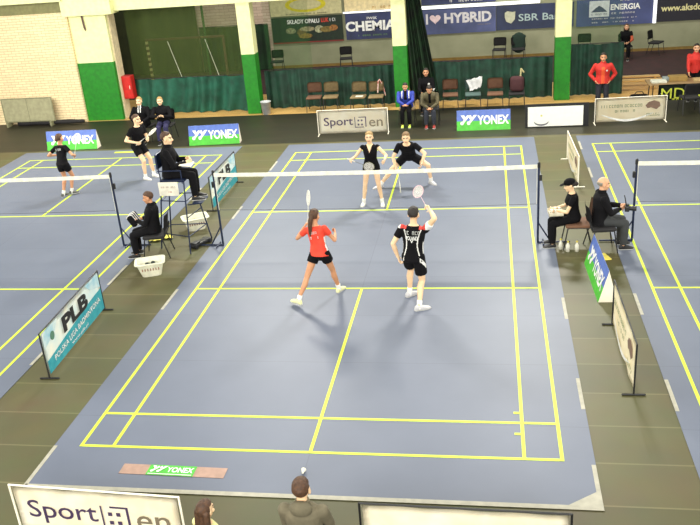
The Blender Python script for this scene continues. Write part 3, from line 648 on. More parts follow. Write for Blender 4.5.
for a in (-.2, .2): bm = NB(); cap(bm, (a, -.1, .045), (a, .1, .045), .045, .045, 12, False, False); obj('wheel', bm, blackm, t)
bm = NB(); n = 12; g = [[bm.verts.new((.5 * (i / n - .5), .22 * (j / 6 - .5) + .03 * math.sin(i), .02 + .035 * abs(math.sin(i * 1.1 + j * .7)))) for i in range(n + 1)] for j in range(7)]
for j in range(6):
    for i in range(n): bm.faces.new((g[j][i], g[j][i + 1], g[j + 1][i + 1], g[j + 1][i]))
tag(obj('yellow_cloth', bm, mat('yellow_cloth', (226, 214, 90), .8), loc=(-4.62, 7.15, 0), rot=(0, 0, .5), smooth=True), 'crumpled yellow cloth on the floor behind the seated service judge', 'cloth')
# bottles and tubes by the right judge chair
for k, (x, y, l) in enumerate([(3.5, 6.42, 'white bottle on the floor under the capped woman, leftmost of the three'), (3.62, 6.3, 'white bottle on the floor under the capped woman, the middle one'), (3.78, 6.3, 'white bottle on the floor under the capped woman, the rightmost')]):
    t = thing('bottle', l, 'bottle', (x, y, 0)); bm = NB(); lathe(bm, [(.001, 0), (.035, 0), (.036, .12), (.015, .17), (.015, .185)], 14); obj('bottle_body', bm, white, t, smooth=True)
    bm = NB(); lathe(bm, [(.018, .18), (.018, .205), (.001, .21)], 12); obj('bottle_cap', bm, mat('yellow_cap', (224, 206, 90)), t)
bm = NB(); rbox(bm, (0, 0, .012), (.22, .3, .02), .006); tag(obj('yellow_folder', bm, mat('yellow_folder', (238, 220, 100), .6), loc=(4.2, 6.0, 0), rot=(0, 0, .3)), 'yellow folder lying on the floor at the far end of the YONEX wedge', 'folder')
def shuttle(label, x, y):
    t = thing('shuttlecock', label, 'shuttlecock', (x, y, .01)); bm = NB(); ell(bm, (0, 0, .03), (.013, .013, .013)); obj('cork', bm, white, t)
    bm = NB(); cap(bm, (0, .005, .03), (0, .06, .034), .012, .032, 14, False, False); obj('feather_skirt', bm, white, t)
shuttle('white shuttlecock lying on the mat just beyond the hooded boy', .0, -.42)

# ------------------------------------------------------------------ people
def fuse(name, bm, m, parent=None, voxel=.008, smooth=4, paint=None, origin=(0, 0, 0)):
    bmesh.ops.recalc_face_normals(bm, faces=bm.faces[:])
    me = bpy.data.meshes.new(name); bm.transform(Matrix.Translation(-V(origin))); bm.to_mesh(me); bm.free()
    o = bpy.data.objects.new(name, me); COL.objects.link(o)
    md = o.modifiers.new('r', 'REMESH'); md.mode = 'VOXEL'; md.voxel_size = voxel; md.use_smooth_shade = True
    sm = o.modifiers.new('s', 'SMOOTH'); sm.factor = .5; sm.iterations = smooth
    dg = bpy.context.evaluated_depsgraph_get(); dg.update()
    nm = bpy.data.meshes.new_from_object(o.evaluated_get(dg)); nm.name = name
    o.modifiers.clear(); o.data = nm; bpy.data.meshes.remove(me)
    nm.materials.clear()
    for q in (m if isinstance(m, (list, tuple)) else [m]): nm.materials.append(q)
    if paint:
        og = V(origin)
        for p in nm.polygons: p.material_index = paint(p.center + og)
    nm.polygons.foreach_set('use_smooth', [True] * len(nm.polygons))
    if parent: o.parent = parent
    return o
def ik(a, b, l1, l2, pole):
    d = b - a; L = d.length
    if L > (l1 + l2) * .995: d = d.normalized() * (l1 + l2) * .995; L = d.length
    u = d.normalized(); x = (l1 * l1 - l2 * l2 + L * L) / (2 * L); h = math.sqrt(max(l1 * l1 - x * x, 0))
    p = pole - u * pole.dot(u)
    p = p.normalized() if p.length > 1e-5 else V((0, 0, 1))
    return a + u * x + p * h, a + d
SK = mat('skin', (226, 176, 140), .55, c2=(214, 160, 124)); SKD = mat('skin_tan', (206, 150, 112), .55, c2=(196, 138, 100)); SKP = mat('skin_pale', (240, 204, 164), .55, c2=(232, 190, 150))
EYE = mat('eye_white', (226, 220, 214), .4); DRK = mat('iris_brow', (52, 38, 30), .6); LIP = mat('lip', (176, 92, 84), .5)
shoeW = mat('white_shoe', (232, 232, 224), .5); shoeY = mat('yellow_green_shoe', (206, 232, 90), .5); shoeB = mat('black_shoe', (26, 24, 26), .5); shoeR = mat('red_shoe', (150, 50, 46), .5); soleM = mat('sole_grey', (190, 190, 186), .6); sockW = mat('white_sock', (244, 242, 236), .8)
HB = mat('brown_hair', (86, 56, 34), .6, c2=(62, 40, 26), scale=40, bump=.8, bscale=90); HBl = mat('blonde_hair', (176, 146, 92), .6, c2=(156, 124, 74), scale=40, bump=.8, bscale=90); HD = mat('dark_hair', (42, 30, 26), .6, c2=(28, 22, 20), scale=40, bump=.8, bscale=90); HG = mat('grey_hair', (150, 144, 132), .7)

PEOPLE = {}
def person(key, label, pel, yaw, H=1.75, lean=0, side=0, twist=0, handL=None, handR=None, footL=None, footR=None, fyawL=0, fyawR=0, hyaw=0, hpitch=0,
           kneepole=(0, 1, .2), elbL=(-.6, -.6, -.5), elbR=(.6, -.6, -.5), skin=SK, hair=HB, hairstyle='short', shirt=None, sleeve=.55, longsleeve=False,
           pants=None, plen=.5, trousers=False, shoe=shoeW, sock=None, female=False, curlL=28, curlR=28, palmL=None, palmR=None, shirtpaint=None, pantspaint=None, hood=False, wide=1.0, gender=None, vox=.0085, shoes=True, skirt=False, shirtname='shirt', pantsname=None, bald=False):
    s = H / 1.75; ya = math.radians(yaw)
    f0 = V((-math.sin(ya), math.cos(ya), 0)); r0 = V((f0.y, -f0.x, 0)); Z = V((0, 0, 1))
    def W(v): return r0 * v[0] + f0 * v[1] + Z * v[2]
    P = V(pel); og = V((P.x, P.y, 0))
    up = (Z * math.cos(math.radians(lean)) + f0 * math.sin(math.radians(lean))); up = (up + r0 * math.tan(math.radians(side))).normalized()
    tw = math.radians(twist)
    fs = (f0 * math.cos(tw) - r0 * math.sin(tw)); fs = (fs - up * fs.dot(up)).normalized(); rs_ = fs.cross(up)
    fp = (f0 - up * f0.dot(up) * .6).normalized(); rp = fp.cross(Z if abs(lean) < 60 else up).normalized(); 
    N = P + up * (.50 * s)
    shw = (.165 if female else .185) * s * wide
    def torso(bm, prof, k=0.0, n=20):
        L = []
        for t, w, d, yo in prof:
            q = max(0, min(1, t)); r = (rp * (1 - q) + rs_ * q).normalized(); f = (fp * (1 - q) + fs * q); f = (f - r * f.dot(r)).normalized()
            bow = .03 * s * math.sin(PI * q) * (-1 if lean > 25 else .0)
            c = P + up * (.5 * s * t) + f * (yo * s + bow)
            L.append([c + r * ((w * s * wide + k) * math.cos(2 * PI * j / n)) + f * ((d * s * wide + k) * math.sin(2 * PI * j / n)) for j in range(n)])
        rings(bm, L)
    if female: prof = [(-.2, .09, .07, 0), (-.12, .155, .10, 0), (0, .168, .112, -.01), (.15, .15, .1, 0), (.36, .122, .086, 0), (.55, .132, .098, .012), (.68, .142, .112, .02), (.82, .150, .098, .005), (.92, .145, .08, 0), (1.0, .075, .06, 0), (1.06, .05, .05, 0)]
    else: prof = [(-.2, .09, .07, 0), (-.12, .15, .1, 0), (0, .162, .112, -.005), (.15, .155, .106, 0), (.36, .145, .1, 0), (.55, .16, .108, .008), (.7, .172, .116, .012), (.84, .175, .104, 0), (.93, .16, .085, 0), (1.0, .085, .065, 0), (1.06, .055, .055, 0)]
    # joints
    shL = N - up * .055 * s - rs_ * shw; shR = N - up * .055 * s + rs_ * shw
    hipL = P - rp * .09 * s - up * .0; hipR = P + rp * .09 * s
    l1, l2 = .295 * s, .255 * s
    if handL is None: handL = shL - Z * .5 * s + f0 * .08 - r0 * .06
    if handR is None: handR = shR - Z * .5 * s + f0 * .08 + r0 * .06
    eL, wL = ik(shL, V(handL), l1, l2, W(elbL)); eR, wR = ik(shR, V(handR), l1, l2, W(elbR))
    ank = .075 * s
    if footL is None: footL = hipL.xy.to_3d()
    if footR is None: footR = hipR.xy.to_3d()
    def fdir(a): a = math.radians(yaw + a); return V((-math.sin(a), math.cos(a), 0))
    fdL, fdR = fdir(fyawL), fdir(fyawR)
    kp = W(kneepole) if not isinstance(kneepole[0], (tuple, list)) else None
    kL, aL = ik(hipL, V(footL) + Z * ank, .44 * s, .43 * s, kp if kp else W(kneepole[0])); kR, aR = ik(hipR, V(footR) + Z * ank, .44 * s, .43 * s, kp if kp else W(kneepole[1]))
    # head frame
    ha = math.radians(yaw + hyaw); hf = V((-math.sin(ha), math.cos(ha), 0)); hr = V((hf.y, -hf.x, 0)); pt = math.radians(hpitch)
    hu = Z * math.cos(pt) + hf * -math.sin(pt) * -1 * (-1); hu = Z * math.cos(pt) - hf * math.sin(pt); hf = hf * math.cos(pt) + Z * math.sin(pt)
    NK = N + up * .04 * s + (hu * .025 * s)
    HC = NK + hu * .105 * s + hf * .02 * s
    HM = Matrix((hr, hf, hu)).transposed()
    q_ = s * 1.09
    def HP(x, y, z): return HC + hr * (x * q_) + hf * (y * q_) + hu * (z * q_)
    # body
    bm = NB(); torso(bm, prof)
    cap(bm, N - up * .02 * s, HC - hu * .03 * s - hf * .02 * s, .056 * s, .05 * s)
    ell(bm, HP(0, -.012, .03), (.074 * q_, .094 * q_, .088 * q_), HM, 20); ell(bm, HP(0, .018, -.04), (.056 * q_, .066 * q_, .074 * q_), HM); ell(bm, HP(0, .05, -.088), (.028 * q_, .028 * q_, .022 * q_), HM, 12)
    cap(bm, HP(0, .082, .0), HP(0, .098, -.028), .010 * q_, .016 * q_, 8); 
    for x in (-1, 1): ell(bm, HP(x * .075, -.01, -.01), (.012 * q_, .022 * q_, .032 * q_), HM, 10); ell(bm, HP(x * .042, .055, -.03), (.024 * q_, .026 * q_, .024 * q_), HM, 10)
    cap(bm, HP(-.04, .072, .027), HP(.04, .072, .027), .013 * q_, .013 * q_, 8); cap(bm, HP(-.018, .078, -.055), HP(.018, .078, -.055), .011 * q_, .011 * q_, 8)
    hands = {}
    for sd, sh, e, w, hd, curl, palm in ((-1, shL, eL, wL, 'L', curlL, palmL), (1, shR, eR, wR, 'R', curlR, palmR)):
        sl = 1 if not female else .86
        cap(bm, sh, e, .052 * s * sl, .04 * s * sl); cap(bm, e, e.lerp(w, .35), .039 * s * sl, .042 * s * sl); cap(bm, e.lerp(w, .3), w, .041 * s * sl, .027 * s * sl)
        d = (w - e).normalized(); n_ = W(palm) if palm else (f0 * .3 - r0 * sd)
        n_ = (n_ - d * n_.dot(d)); n_ = n_.normalized() if n_.length > 1e-3 else frame_of(d)[0]
        sdv = d.cross(n_) * (-sd)  # towards the thumb
        if sd < 0: sdv = d.cross(n_)
        if palm is None and sdv.dot(f0) < 0 and abs(d.z) > .5: sdv = -sdv
        for k in range(4):
            o_ = sdv * ((.03 - .02 * k) * s); cap(bm, w + o_ * .6, w + d * .082 * s + o_, .015 * s, .0135 * s, 8)
            fl = (.072, .08, .074, .06)[k] * s; p = w + d * .086 * s + o_ * 1.08; dd = (d + sdv * (.10 - .07 * k)).normalized()
            for j, q in enumerate((.45, .3, .25)):
                a = math.radians(curl * (.7, 1.1, 1.0)[j] * (1 + .08 * k)); ax = dd.cross(n_).normalized(); dd = Matrix.Rotation(a, 3, ax) @ dd
                p2 = p + dd * fl * q; cap(bm, p, p2, (.0095, .009, .0085)[j] * s, (.009, .0085, .0075)[j] * s, 8); p = p2
        th = (d * .62 + sdv * .75 + n_ * .15).normalized(); p = w + d * .02 * s + sdv * .024 * s; p2 = p + th * .042 * s; cap(bm, p, p2, .015 * s, .011 * s, 8)
        th2 = (d * .9 + sdv * .25 + n_ * (.2 + curl / 90)).normalized(); p3 = p2 + th2 * .03 * s; cap(bm, p2, p3, .0105 * s, .0095 * s, 8); cap(bm, p3, p3 + (th2 + n_ * curl / 120).normalized() * .022 * s, .0095 * s, .008 * s, 8)
        hands[hd] = (w + d * .075 * s + n_ * .028 * s, d, n_, sdv)
    lw = 1.0 if not female else .94
    for hp, k_, a_, fd in ((hipL, kL, aL, fdL), (hipR, kR, aR, fdR)):
        cap(bm, hp, k_, .088 * s * lw, .054 * s * lw, 14); d = (a_ - k_)
        back = -fd; back = (back - d.normalized() * back.dot(d.normalized()))
        c1_ = k_ + d * .3 + back * .016 * s; cap(bm, k_, c1_, .051 * s * lw, .056 * s * lw, 14); cap(bm, c1_, k_ + d * .72, .056 * s * lw, .04 * s * lw, 14); cap(bm, k_ + d * .7, a_, .04 * s * lw, .033 * s * lw, 12)
        cap(bm, a_ - Z * .03 * s, a_ + fd * .11 * s - Z * .045 * s, .034 * s, .026 * s, 10)
    def paint(c):
        q = c - HC; x, y, z = q.dot(hr) / q_, q.dot(hf) / q_, q.dot(hu) / q_
        if y > .03:
            for ex in (-.031, .031):
                if (x - ex) ** 2 / .015 ** 2 + (z - .004) ** 2 / .009 ** 2 < 1: return 2 if abs(x - ex) < .0075 else 1
                if abs(x - ex) < .022 and abs(z - .029) < .006: return 2
            if abs(x) < .026 and abs(z + .055) < .0085: return 3
        return 0
    body = fuse('person', bm, [skin, EYE, DRK, LIP], None, min(vox, .0075), 3, paint, og); body.location = og
    tag(body, label, 'person')
    # hair
    if hairstyle:
        bm = NB(); r = bmesh.ops.create_uvsphere(bm, u_segments=36, v_segments=24, radius=1.0)
        for v in r['verts']:
            c = v.co.copy(); nn = 1 + .05 * noise.noise(c * 3.1 + V((yaw, 0, 0))) + .025 * noise.noise(c * 9)
            x, y, z = c
            k = 1.0
            front = y > -.05 + max(0, .0)
            hl = .42 - .25 * (y < .2)        # hairline
            if y > .05 and z < .55 - .25 * abs(x): k = .72
            elif y > -.25 and z < .05 and hairstyle != 'long': k = .74
            elif z < -.62 and hairstyle != 'long': k = .74
            elif z < -.35 and hairstyle == 'short': k = .93
            if bald and z > .1: k = .8
            v.co = V((x * .083 * k * nn, y * .104 * k * nn - .014, z * .098 * k * nn + .034)) * q_
        bm.transform(Matrix.Translation(HC) @ HM.to_4x4())
        if hairstyle == 'ponytail':
            p = HP(0, -.11, .05); ell(bm, p, (.035 * q_, .035 * q_, .035 * q_), HM, 12)
            q = [p, HP(.0, -.15, -.02), HP(-.02, -.145, -.13), HP(-.03, -.12, -.24), HP(-.035, -.10, -.33)]
            for a, b, r1, r2 in zip(q, q[1:], (.032, .038, .036, .028), (.038, .036, .028, .012)): cap(bm, a, b, r1 * q_, r2 * q_, 10)
        if hairstyle == 'bun': ell(bm, HP(0, -.12, .0), (.04 * q_, .04 * q_, .04 * q_), HM, 12)
        if hairstyle == 'long':
            for x in (-.06, 0, .06): cap(bm, HP(x, -.06, .0), HP(x * 1.25, -.075, -.17), .04 * q_, .035 * q_, 10)
        hr_ = fuse('hair', bm, hair, body, .0065 if not bald else .005, 2, None, og)
    # top
    if shirt is not None:
        bm = NB(); k = .011; pr = [(t, w, d, y) for t, w, d, y in prof if t >= 0]
        if not longsleeve or True: pr = [(-.03 if female else -.12, pr[0][1] * (1.0 if female else 1.04), pr[0][2] * 1.02, pr[0][3])] + pr[:-1]
        pr[-1] = (1.01 if longsleeve else 1.0, prof[-2][1], prof[-2][2], 0)
        torso(bm, pr, k + (.01 if longsleeve else .004))
        for sh, e, w in ((shL, eL, wL), (shR, eR, wR)):
            sl = 1 if not female else .88
            if sleeve <= 0: cap(bm, sh, sh.lerp(e, .12), .06 * s * sl, .06 * s * sl); continue
            if longsleeve: cap(bm, sh, e, .068 * s * sl, .055 * s * sl, 14); cap(bm, e, e.lerp(w, .5), .056 * s * sl, .05 * s * sl, 14); cap(bm, e.lerp(w, .5), e.lerp(w, .97), .05 * s * sl, .037 * s * sl, 14, True, False)
            else: cap(bm, sh, sh.lerp(e, sleeve), .064 * s * sl, .062 * s * sl, 14, True, False)
        if longsleeve or hood:
            L = []
            for q, rr in ((-.06, .11), (-.01, .088), (.04, .078), (.07, .068)): c = N + up * q * s; L.append([c + rs_ * (rr * s * math.cos(2 * PI * j / 14)) + fs * (rr * s * math.sin(2 * PI * j / 14)) for j in range(14)])
            rings(bm, L)
        if hood: ell(bm, N + up * .02 * s - fs * .085 * s, (.115 * s, .06 * s, .085 * s), Matrix((rs_, fs, up)).transposed(), 16)
        def sp(c):
            q = c - P; return shirtpaint(q.dot(rs_) / s, q.dot(fs) / s, q.dot(up) / s)
        ms = shirt if isinstance(shirt, (list, tuple)) else [shirt]
        fuse(shirtname, bm, ms, body, vox, 3, sp if shirtpaint else None, og)
    # bottoms
    if pants is not None:
        bm = NB(); pr = [(t, w, d, y) for t, w, d, y in prof if t <= .15]; torso(bm, pr, .013)
        for hp, k_, a_, sgn in ((hipL, kL, aL, -1), (hipR, kR, aR, 1)):
            if trousers:
                cap(bm, hp, k_, .1 * s, .076 * s, 14); cap(bm, k_, k_.lerp(a_, .45), .076 * s, .078 * s, 14); cap(bm, k_.lerp(a_, .45), a_.lerp(k_, .06), .078 * s, .062 * s, 14, True, False)
            else: cap(bm, hp, hp.lerp(k_, plen), .1 * s, (.1 if not skirt else .105) * s, 16, True, False)
        if skirt:
            pass
        def pp(c):
            q = c - P; return pantspaint(q.dot(rp) / s, q.dot(fp) / s, q.dot(up) / s)
        fuse(pantsname or ('trousers' if trousers else 'shorts'), bm, pants if isinstance(pants, (list, tuple)) else [pants], body, vox, 3, pp if pantspaint else None, og)
    if sock is not None:
        for k_, a_, fd in ((kL, aL, fdL), (kR, aR, fdR)):
            bm = NB(); cap(bm, a_ - Z * .03, a_.lerp(k_, .22), .042 * s, .046 * s, 12, True, False); fuse('sock', bm, sock, body, .007, 1, None, og)
    if shoes:
        for a_, fd in ((aL, fdL), (aR, fdR)):
            bm = NB(); b = a_ - Z * ank; rt = V((fd.y, -fd.x, 0))
            L = []
            for y, w, h0, h1 in ((-.075, .022, .012, .05), (-.06, .034, .008, .085), (-.02, .038, .006, .1), (.03, .04, .006, .092), (.08, .044, .006, .072), (.13, .046, .006, .055), (.17, .038, .008, .045), (.192, .02, .012, .034)):
                c = b + fd * y * s; hh = (h1 - h0) / 2
                L.append([c + rt * (w * s * math.copysign(abs(math.cos(2 * PI * j / 12)) ** .7, math.cos(2 * PI * j / 12))) + Z * ((h0 + hh + hh * math.copysign(abs(math.sin(2 * PI * j / 12)) ** .8, math.sin(2 * PI * j / 12))) * s) for j in range(12)])
            rings(bm, L); sh_ = fuse('shoe', bm, shoe, body, .006, 2, None, og)
            bm = NB(); L = []
            for y, w in ((-.08, .02), (-.06, .037), (.0, .04), (.08, .047), (.14, .048), (.18, .036), (.198, .016)):
                c = b + fd * y * s - og; L.append([c + rt * q * w * s + Z * z for q, z in ((-1, 0.001), (1, 0.001), (1, .018), (-1, .018))])
            rings(bm, L); obj('sole', bm, soleM, sh_)
    PEOPLE[key] = dict(hands=hands, HP=HP, N=N, up=up, rs=rs_, fs=fs, P=P, s=s, body=body, og=og, prof=prof, HM=HM, wide=wide)
    return body

def back_print(key, txt, w, h, up_, m=None, name='printed_lettering', rand=0, front=False):
    p = PEOPLE[key]; s = p['s']
    if rand:
        o = scribble(w, h, rand, m or printwhite, None, 0, 0, name=name); me = o.data
    else:
        bm = font_mesh(txt, w, h, .02); o = obj(name, bm, m or printwhite); me = o.data
    o.location = (0, 0, 0); t = up_ / .5
    pr = p['prof']; a = [q for q in pr if q[0] <= t][-1]; b = [q for q in pr if q[0] > t][0]; k = (t - a[0]) / (b[0] - a[0]); W_ = a[1] + (b[1] - a[1]) * k; D = a[2] + (b[2] - a[2]) * k; yo = a[3] + (b[3] - a[3]) * k
    sg = 1 if front else -1
    for v in me.vertices:
        x, z = v.co.x * s * (1 if not front else -1), v.co.z * s
        y = (D * s * p['wide'] + .024) * math.sqrt(max(0, 1 - (x / (W_ * s * p['wide'] + .02)) ** 2))
        v.co = p['P'] + p['up'] * (up_ * s + z) + p['rs'] * x + p['fs'] * (sg * y + yo * s) - p['og']
    o.parent = p['body']; return o

# racket: origin at the grip, pointing along +Z, head face in XZ
def racket(label, grip, d, fdir, frame=None, length=.67):
    d = V(d).normalized(); f = V(fdir); f = (f - d * f.dot(d)).normalized(); x = d.cross(f) * -1
    t = thing('badminton_racket', label, 'racket', grip); t.rotation_euler = Matrix((x, f, d)).transposed().to_euler()
    bm = NB(); tube(bm, [(0, 0, -.09), (0, 0, .09)], .014); obj('grip', bm, mat('grip_wrap', (210, 205, 190), .8), t)
    bm = NB(); tube(bm, [(0, 0, .09), (0, 0, .33)], .004); obj('shaft', bm, frame or white, t)
    bm = NB(); P = [(.1 * math.sin(a), 0, .455 - .128 * math.cos(a)) for a in [2 * PI * k / 28 for k in range(29)]]; tube(bm, P, .006, 6); obj('head_frame', bm, frame or white, t)
    bm = NB()
    for k in range(-8, 9):
        q = k * .0115; h = .124 * math.sqrt(max(0, 1 - (q / .097) ** 2)); box(bm, (q, 0, .455), (.0032, .0014, 2 * h))
    for k in range(-10, 11):
        q = k * .0118; h = .097 * math.sqrt(max(0, 1 - (q / .124) ** 2)); box(bm, (0, 0, .455 + q), (2 * h, .0014, .0032))
    obj('strings', bm, mat('string_bed', (236, 232, 224), .5), t)
    return t

def sit(key, label, x, y, yaw, pz=.57, fwd=.42, fz=0.0, spread=.12, hands=((-.12, .36, .66), (.12, .36, .66)), **k):
    ya = math.radians(yaw); f = V((-math.sin(ya), math.cos(ya), 0)); r = V((f.y, -f.x, 0)); s = k.get('H', 1.75) / 1.75
    def w(a, b, c): return V((x, y, 0)) + r * a * s + f * b * s + V((0, 0, c))
    return person(key, label, (x, y, pz), yaw, footL=w(-spread, fwd, fz), footR=w(spread, fwd, fz), handL=w(*hands[0]), handR=w(*hands[1]), kneepole=(0, .5, 1), **k)

redshirt = mat('red_shirt', (226, 66, 40), .7, c2=(210, 54, 34), bump=.3, bscale=12); blackshirt = mat('black_shirt', (15, 13, 18), .9, c2=(10, 9, 12), spec=.2, bump=.35, bscale=12)
blackshorts = mat('black_shorts', (13, 12, 16), .9, spec=.2, bump=.35, bscale=12); whitec = mat('white_trim_cloth', (236, 234, 230), .7)
# near players
person('girl', 'woman in red shirt and black shorts with ponytail, back to camera, racket raised', (-.60, 4.32, .84), -8, H=1.68, lean=10, side=-9, female=True, handL=(-.87, 4.52, 1.25), handR=(-.38, 4.66, 1.08),
       footL=(-1.0, 3.98, 0), footR=(-.38, 4.6, 0), fyawL=62, fyawR=-15, hyaw=-5, hpitch=-5, elbL=(-.5, -.3, -1), elbR=(.6, -.4, -.8), skin=SKD, hair=HB, hairstyle='ponytail', shirt=[redshirt, whitec], sleeve=.5,
       pants=blackshorts, plen=.36, shoe=mat('pale_yellow_shoe', (236, 236, 180), .5), sock=sockW, curlL=60, curlR=35, shirtpaint=lambda x, y, z: 1 if (abs(x) > .135 and z < .30 and abs(y) < .03) else 0)
back_print('girl', '', .12, .07, .40, rand=3, name='printed_lettering'); back_print('girl', '', .2, .075, .31, rand=4)
h = PEOPLE['girl']['hands']['L'][0]
racket('badminton racket raised by the woman in red', (h.x, h.y, h.z), (.10, .12, 1), (1, .5, 0))
def manpaint(x, y, z):
    if z > .455 and .1 < abs(x): return 2 if abs(x) < .2 else 1
    if abs(abs(x) - (.115 - .05 * math.sin(max(0, min(1, z / .45)) * PI) + .02)) < .008 and y < 0 and z < .45: return 1
    if abs(x) > .14 and abs(y) < .035 and z < .25: return 1
    return 0
person('man', 'man in black shirt with white print, back to camera, holding racket up right', (.98, 4.12, .87), -12, H=1.8, lean=8, side=1, twist=4, handL=(.72, 4.22, .82), handR=(1.27, 4.28, 1.60),
       footL=(.86, 4.42, 0), footR=(1.06, 3.9, 0), fyawL=-35, fyawR=-55, hyaw=5, hpitch=-2, elbR=(.5, -.9, -.3), elbL=(-1, -.6, 0), skin=SKP, hair=HD, shirt=[blackshirt, whitec, mat('red_trim', (206, 60, 50), .7)], sleeve=.55,
       pants=[blackshorts, whitec], plen=.7, shoe=mat('grey_white_shoe', (206, 204, 206), .5), sock=sockW, curlR=60, shirtpaint=manpaint, pantspaint=lambda x, y, z: 1 if (x > .10 and abs(z + .1 + y * .9 + (x - .1) * .2) < .03 and y < .05) else 0)
back_print('man', '', .25, .09, .405, rand=6); back_print('man', 'POLAND', .18, .065, .32)
p = back_print('man', 'V', .05, .05, .27, name='small_emblem')
h = PEOPLE['man']['hands']['R'][0]
racket('badminton racket held up by the man in black, white and pink head', (h.x, h.y, h.z), (-.17, .40, .15), (.5, .3, -.6), mat('pink_frame', (230, 190, 200), .4))
# far players
person('blonde', 'blonde woman in black sleeveless top facing the camera at the net, racket low', (-.33, 9.06, .90), 180, H=1.70, lean=4, female=True, handR=(-.72, 8.80, 1.13), handL=(.02, 8.66, 1.14),
       footR=(-.55, 9.05, 0), footL=(-.13, 9.03, 0), fyawL=8, fyawR=-8, elbL=(-.9, -.4, -.6), elbR=(.5, -.6, -.8), skin=SKP, hair=HBl, hairstyle='bun', shirt=[blackshirt, SKP], sleeve=.12, pants=blackshorts, plen=.24, shoe=shoeW, sock=sockW, curlR=60,
       shirtpaint=lambda x, y, z: 1 if (y > 0 and z > .36 and abs(x) < (z - .36) * .42) else 0)
h = PEOPLE['blonde']['hands']['R'][0]
racket('badminton racket with dark head held low by the blonde woman', (h.x, h.y, h.z), (.42, -.2, -.1), (.1, -.8, .5), mat('olive_frame', (84, 82, 40), .4))
person('crouch', 'man in black crouching wide with stretched legs behind the blonde woman', (.36, 10.5, .66), 178, H=1.78, lean=40, handR=(.1, 9.98, .55), handL=(.70, 9.92, .66), footL=(.86, 10.42, 0), footR=(-.32, 10.2, 0), fyawL=40, fyawR=-50,
       kneepole=((-1, .9, .6), (1, .9, .6)), hpitch=-8, elbL=(-.8, -.4, .2), elbR=(.8, -.4, .2), skin=SKP, hair=mat('light_brown_hair', (140, 108, 70), .6, c2=(120, 92, 58), bump=.6, bscale=90), shirt=blackshirt, sleeve=.6, pants=blackshorts, plen=.55, shoe=mat('grey_white_shoe', (206, 204, 206)), sock=sockW, curlR=60)
h = PEOPLE['crouch']['hands']['R'][0]
racket('pale badminton racket held low in front of the crouching man', (h.x, h.y, h.z), (.1, -.5, -.45), (1, .25, .1))
# left court players
person('leftgirl', 'player in black shirt and shorts on the left court, back to camera', (-8.12, 10.12, .83), -15, H=1.62, lean=14, side=-6, female=True, handR=(-7.86, 10.32, .98), handL=(-8.32, 10.35, 1.0), footL=(-8.26, 10.1, 0), footR=(-8.08, 10.2, .03), fyawL=-10, fyawR=-40,
       elbR=(1, -.5, -.5), skin=SKD, hair=HB, hairstyle='bun', shirt=blackshirt, sleeve=.6, pants=blackshorts, plen=.45, shoe=mat('dark_grey_shoe', (90, 90, 84), .5), sock=sockW, curlR=60)
back_print('leftgirl', '', .2, .09, .38, rand=4)
h = PEOPLE['leftgirl']['hands']['R'][0]
racket('badminton racket with round pale head beside the left court player', (h.x, h.y, h.z), (.04, .55, .75), (0, 1, -.3))
person('leftman', 'player in black with racket across his body walking beyond the umpire', (-6.70, 11.45, .89), -115, H=1.78, lean=12, hyaw=10, handR=(-6.58, 11.12, 1.04), handL=(-6.34, 11.35, 1.08), footL=(-6.42, 11.55, 0), footR=(-6.56, 11.3, 0),
       skin=SKP, hair=HB, shirt=blackshirt, sleeve=.6, pants=[blackshorts, whitec], plen=.6, shoe=shoeW, sock=sockW, curlL=60, curlR=60, pantspaint=lambda x, y, z: 1 if (x < -.09 and z < -.12 and y < .12) else 0)
h = PEOPLE['leftman']['hands']['R'][0]
racket('badminton racket seen edge-on in the hands of the player beyond the umpire', (h.x, h.y, h.z), (.5, .1, .34), (.2, -.2, 1))
# seated coaches at left back
chair('black chair under the left of the two coaches in black jackets', -8.05, 15.3, 0, blackf); chair('black chair under the right of the two coaches in black jackets', -7.42, 15.3, 0, blackf)
sit('coach1', 'seated coach in black jacket with pale collar, left one of the pair', -8.05, 15.2, 178, H=1.74, wide=1.15, elbL=(-1, -.4, .1), elbR=(1, -.4, .1), lean=8, skin=SKP, hair=HBl, shirt=[black, whitec], longsleeve=True, pants=black, trousers=True, shoe=shoeB, vox=.011, shirtpaint=lambda x, y, z: 1 if (y > 0 and z > .38 and .02 < abs(x) < .05) else 0)
sit('coach2', 'seated coach with short fair hair in black jacket, right one of the pair', -7.42, 15.2, 190, H=1.70, wide=1.15, elbL=(-1, -.4, .1), elbR=(1, -.4, .1), lean=10, skin=SKP, hair=HBl, shirt=black, longsleeve=True, pants=mat('navy_trousers', (40, 38, 80), .8), trousers=True, shoe=shoeB, vox=.011, hands=((-.03, .3, .8), (.03, .34, .82)))
# umpire
sit('umpire', 'umpire in black suit sitting on the tall chair with papers on his knees', -4.02, 6.8, -80, pz=1.56, fz=.99, fwd=.44, H=1.8, lean=3, wide=1.12, hyaw=-5, hands=((-.1, .34, 1.80), (.1, .36, 1.78)), skin=SKP, hair=HB, shirt=black, longsleeve=True, pants=blackshorts, trousers=True, shoe=shoeB)
bm = NB(); rbox(bm, (0, 0, 0), (.22, .3, .008), .002); rbox(bm, (.0, 0, -.008), (.24, .32, .008), .002); tag(obj('paper_sheets', bm, mat('cream_paper', (242, 230, 206), .6), loc=(-3.62, 6.73, 1.76), rot=(0, .15, .1)), 'cream paper sheets on a board on the umpire\'s knees', 'papers')
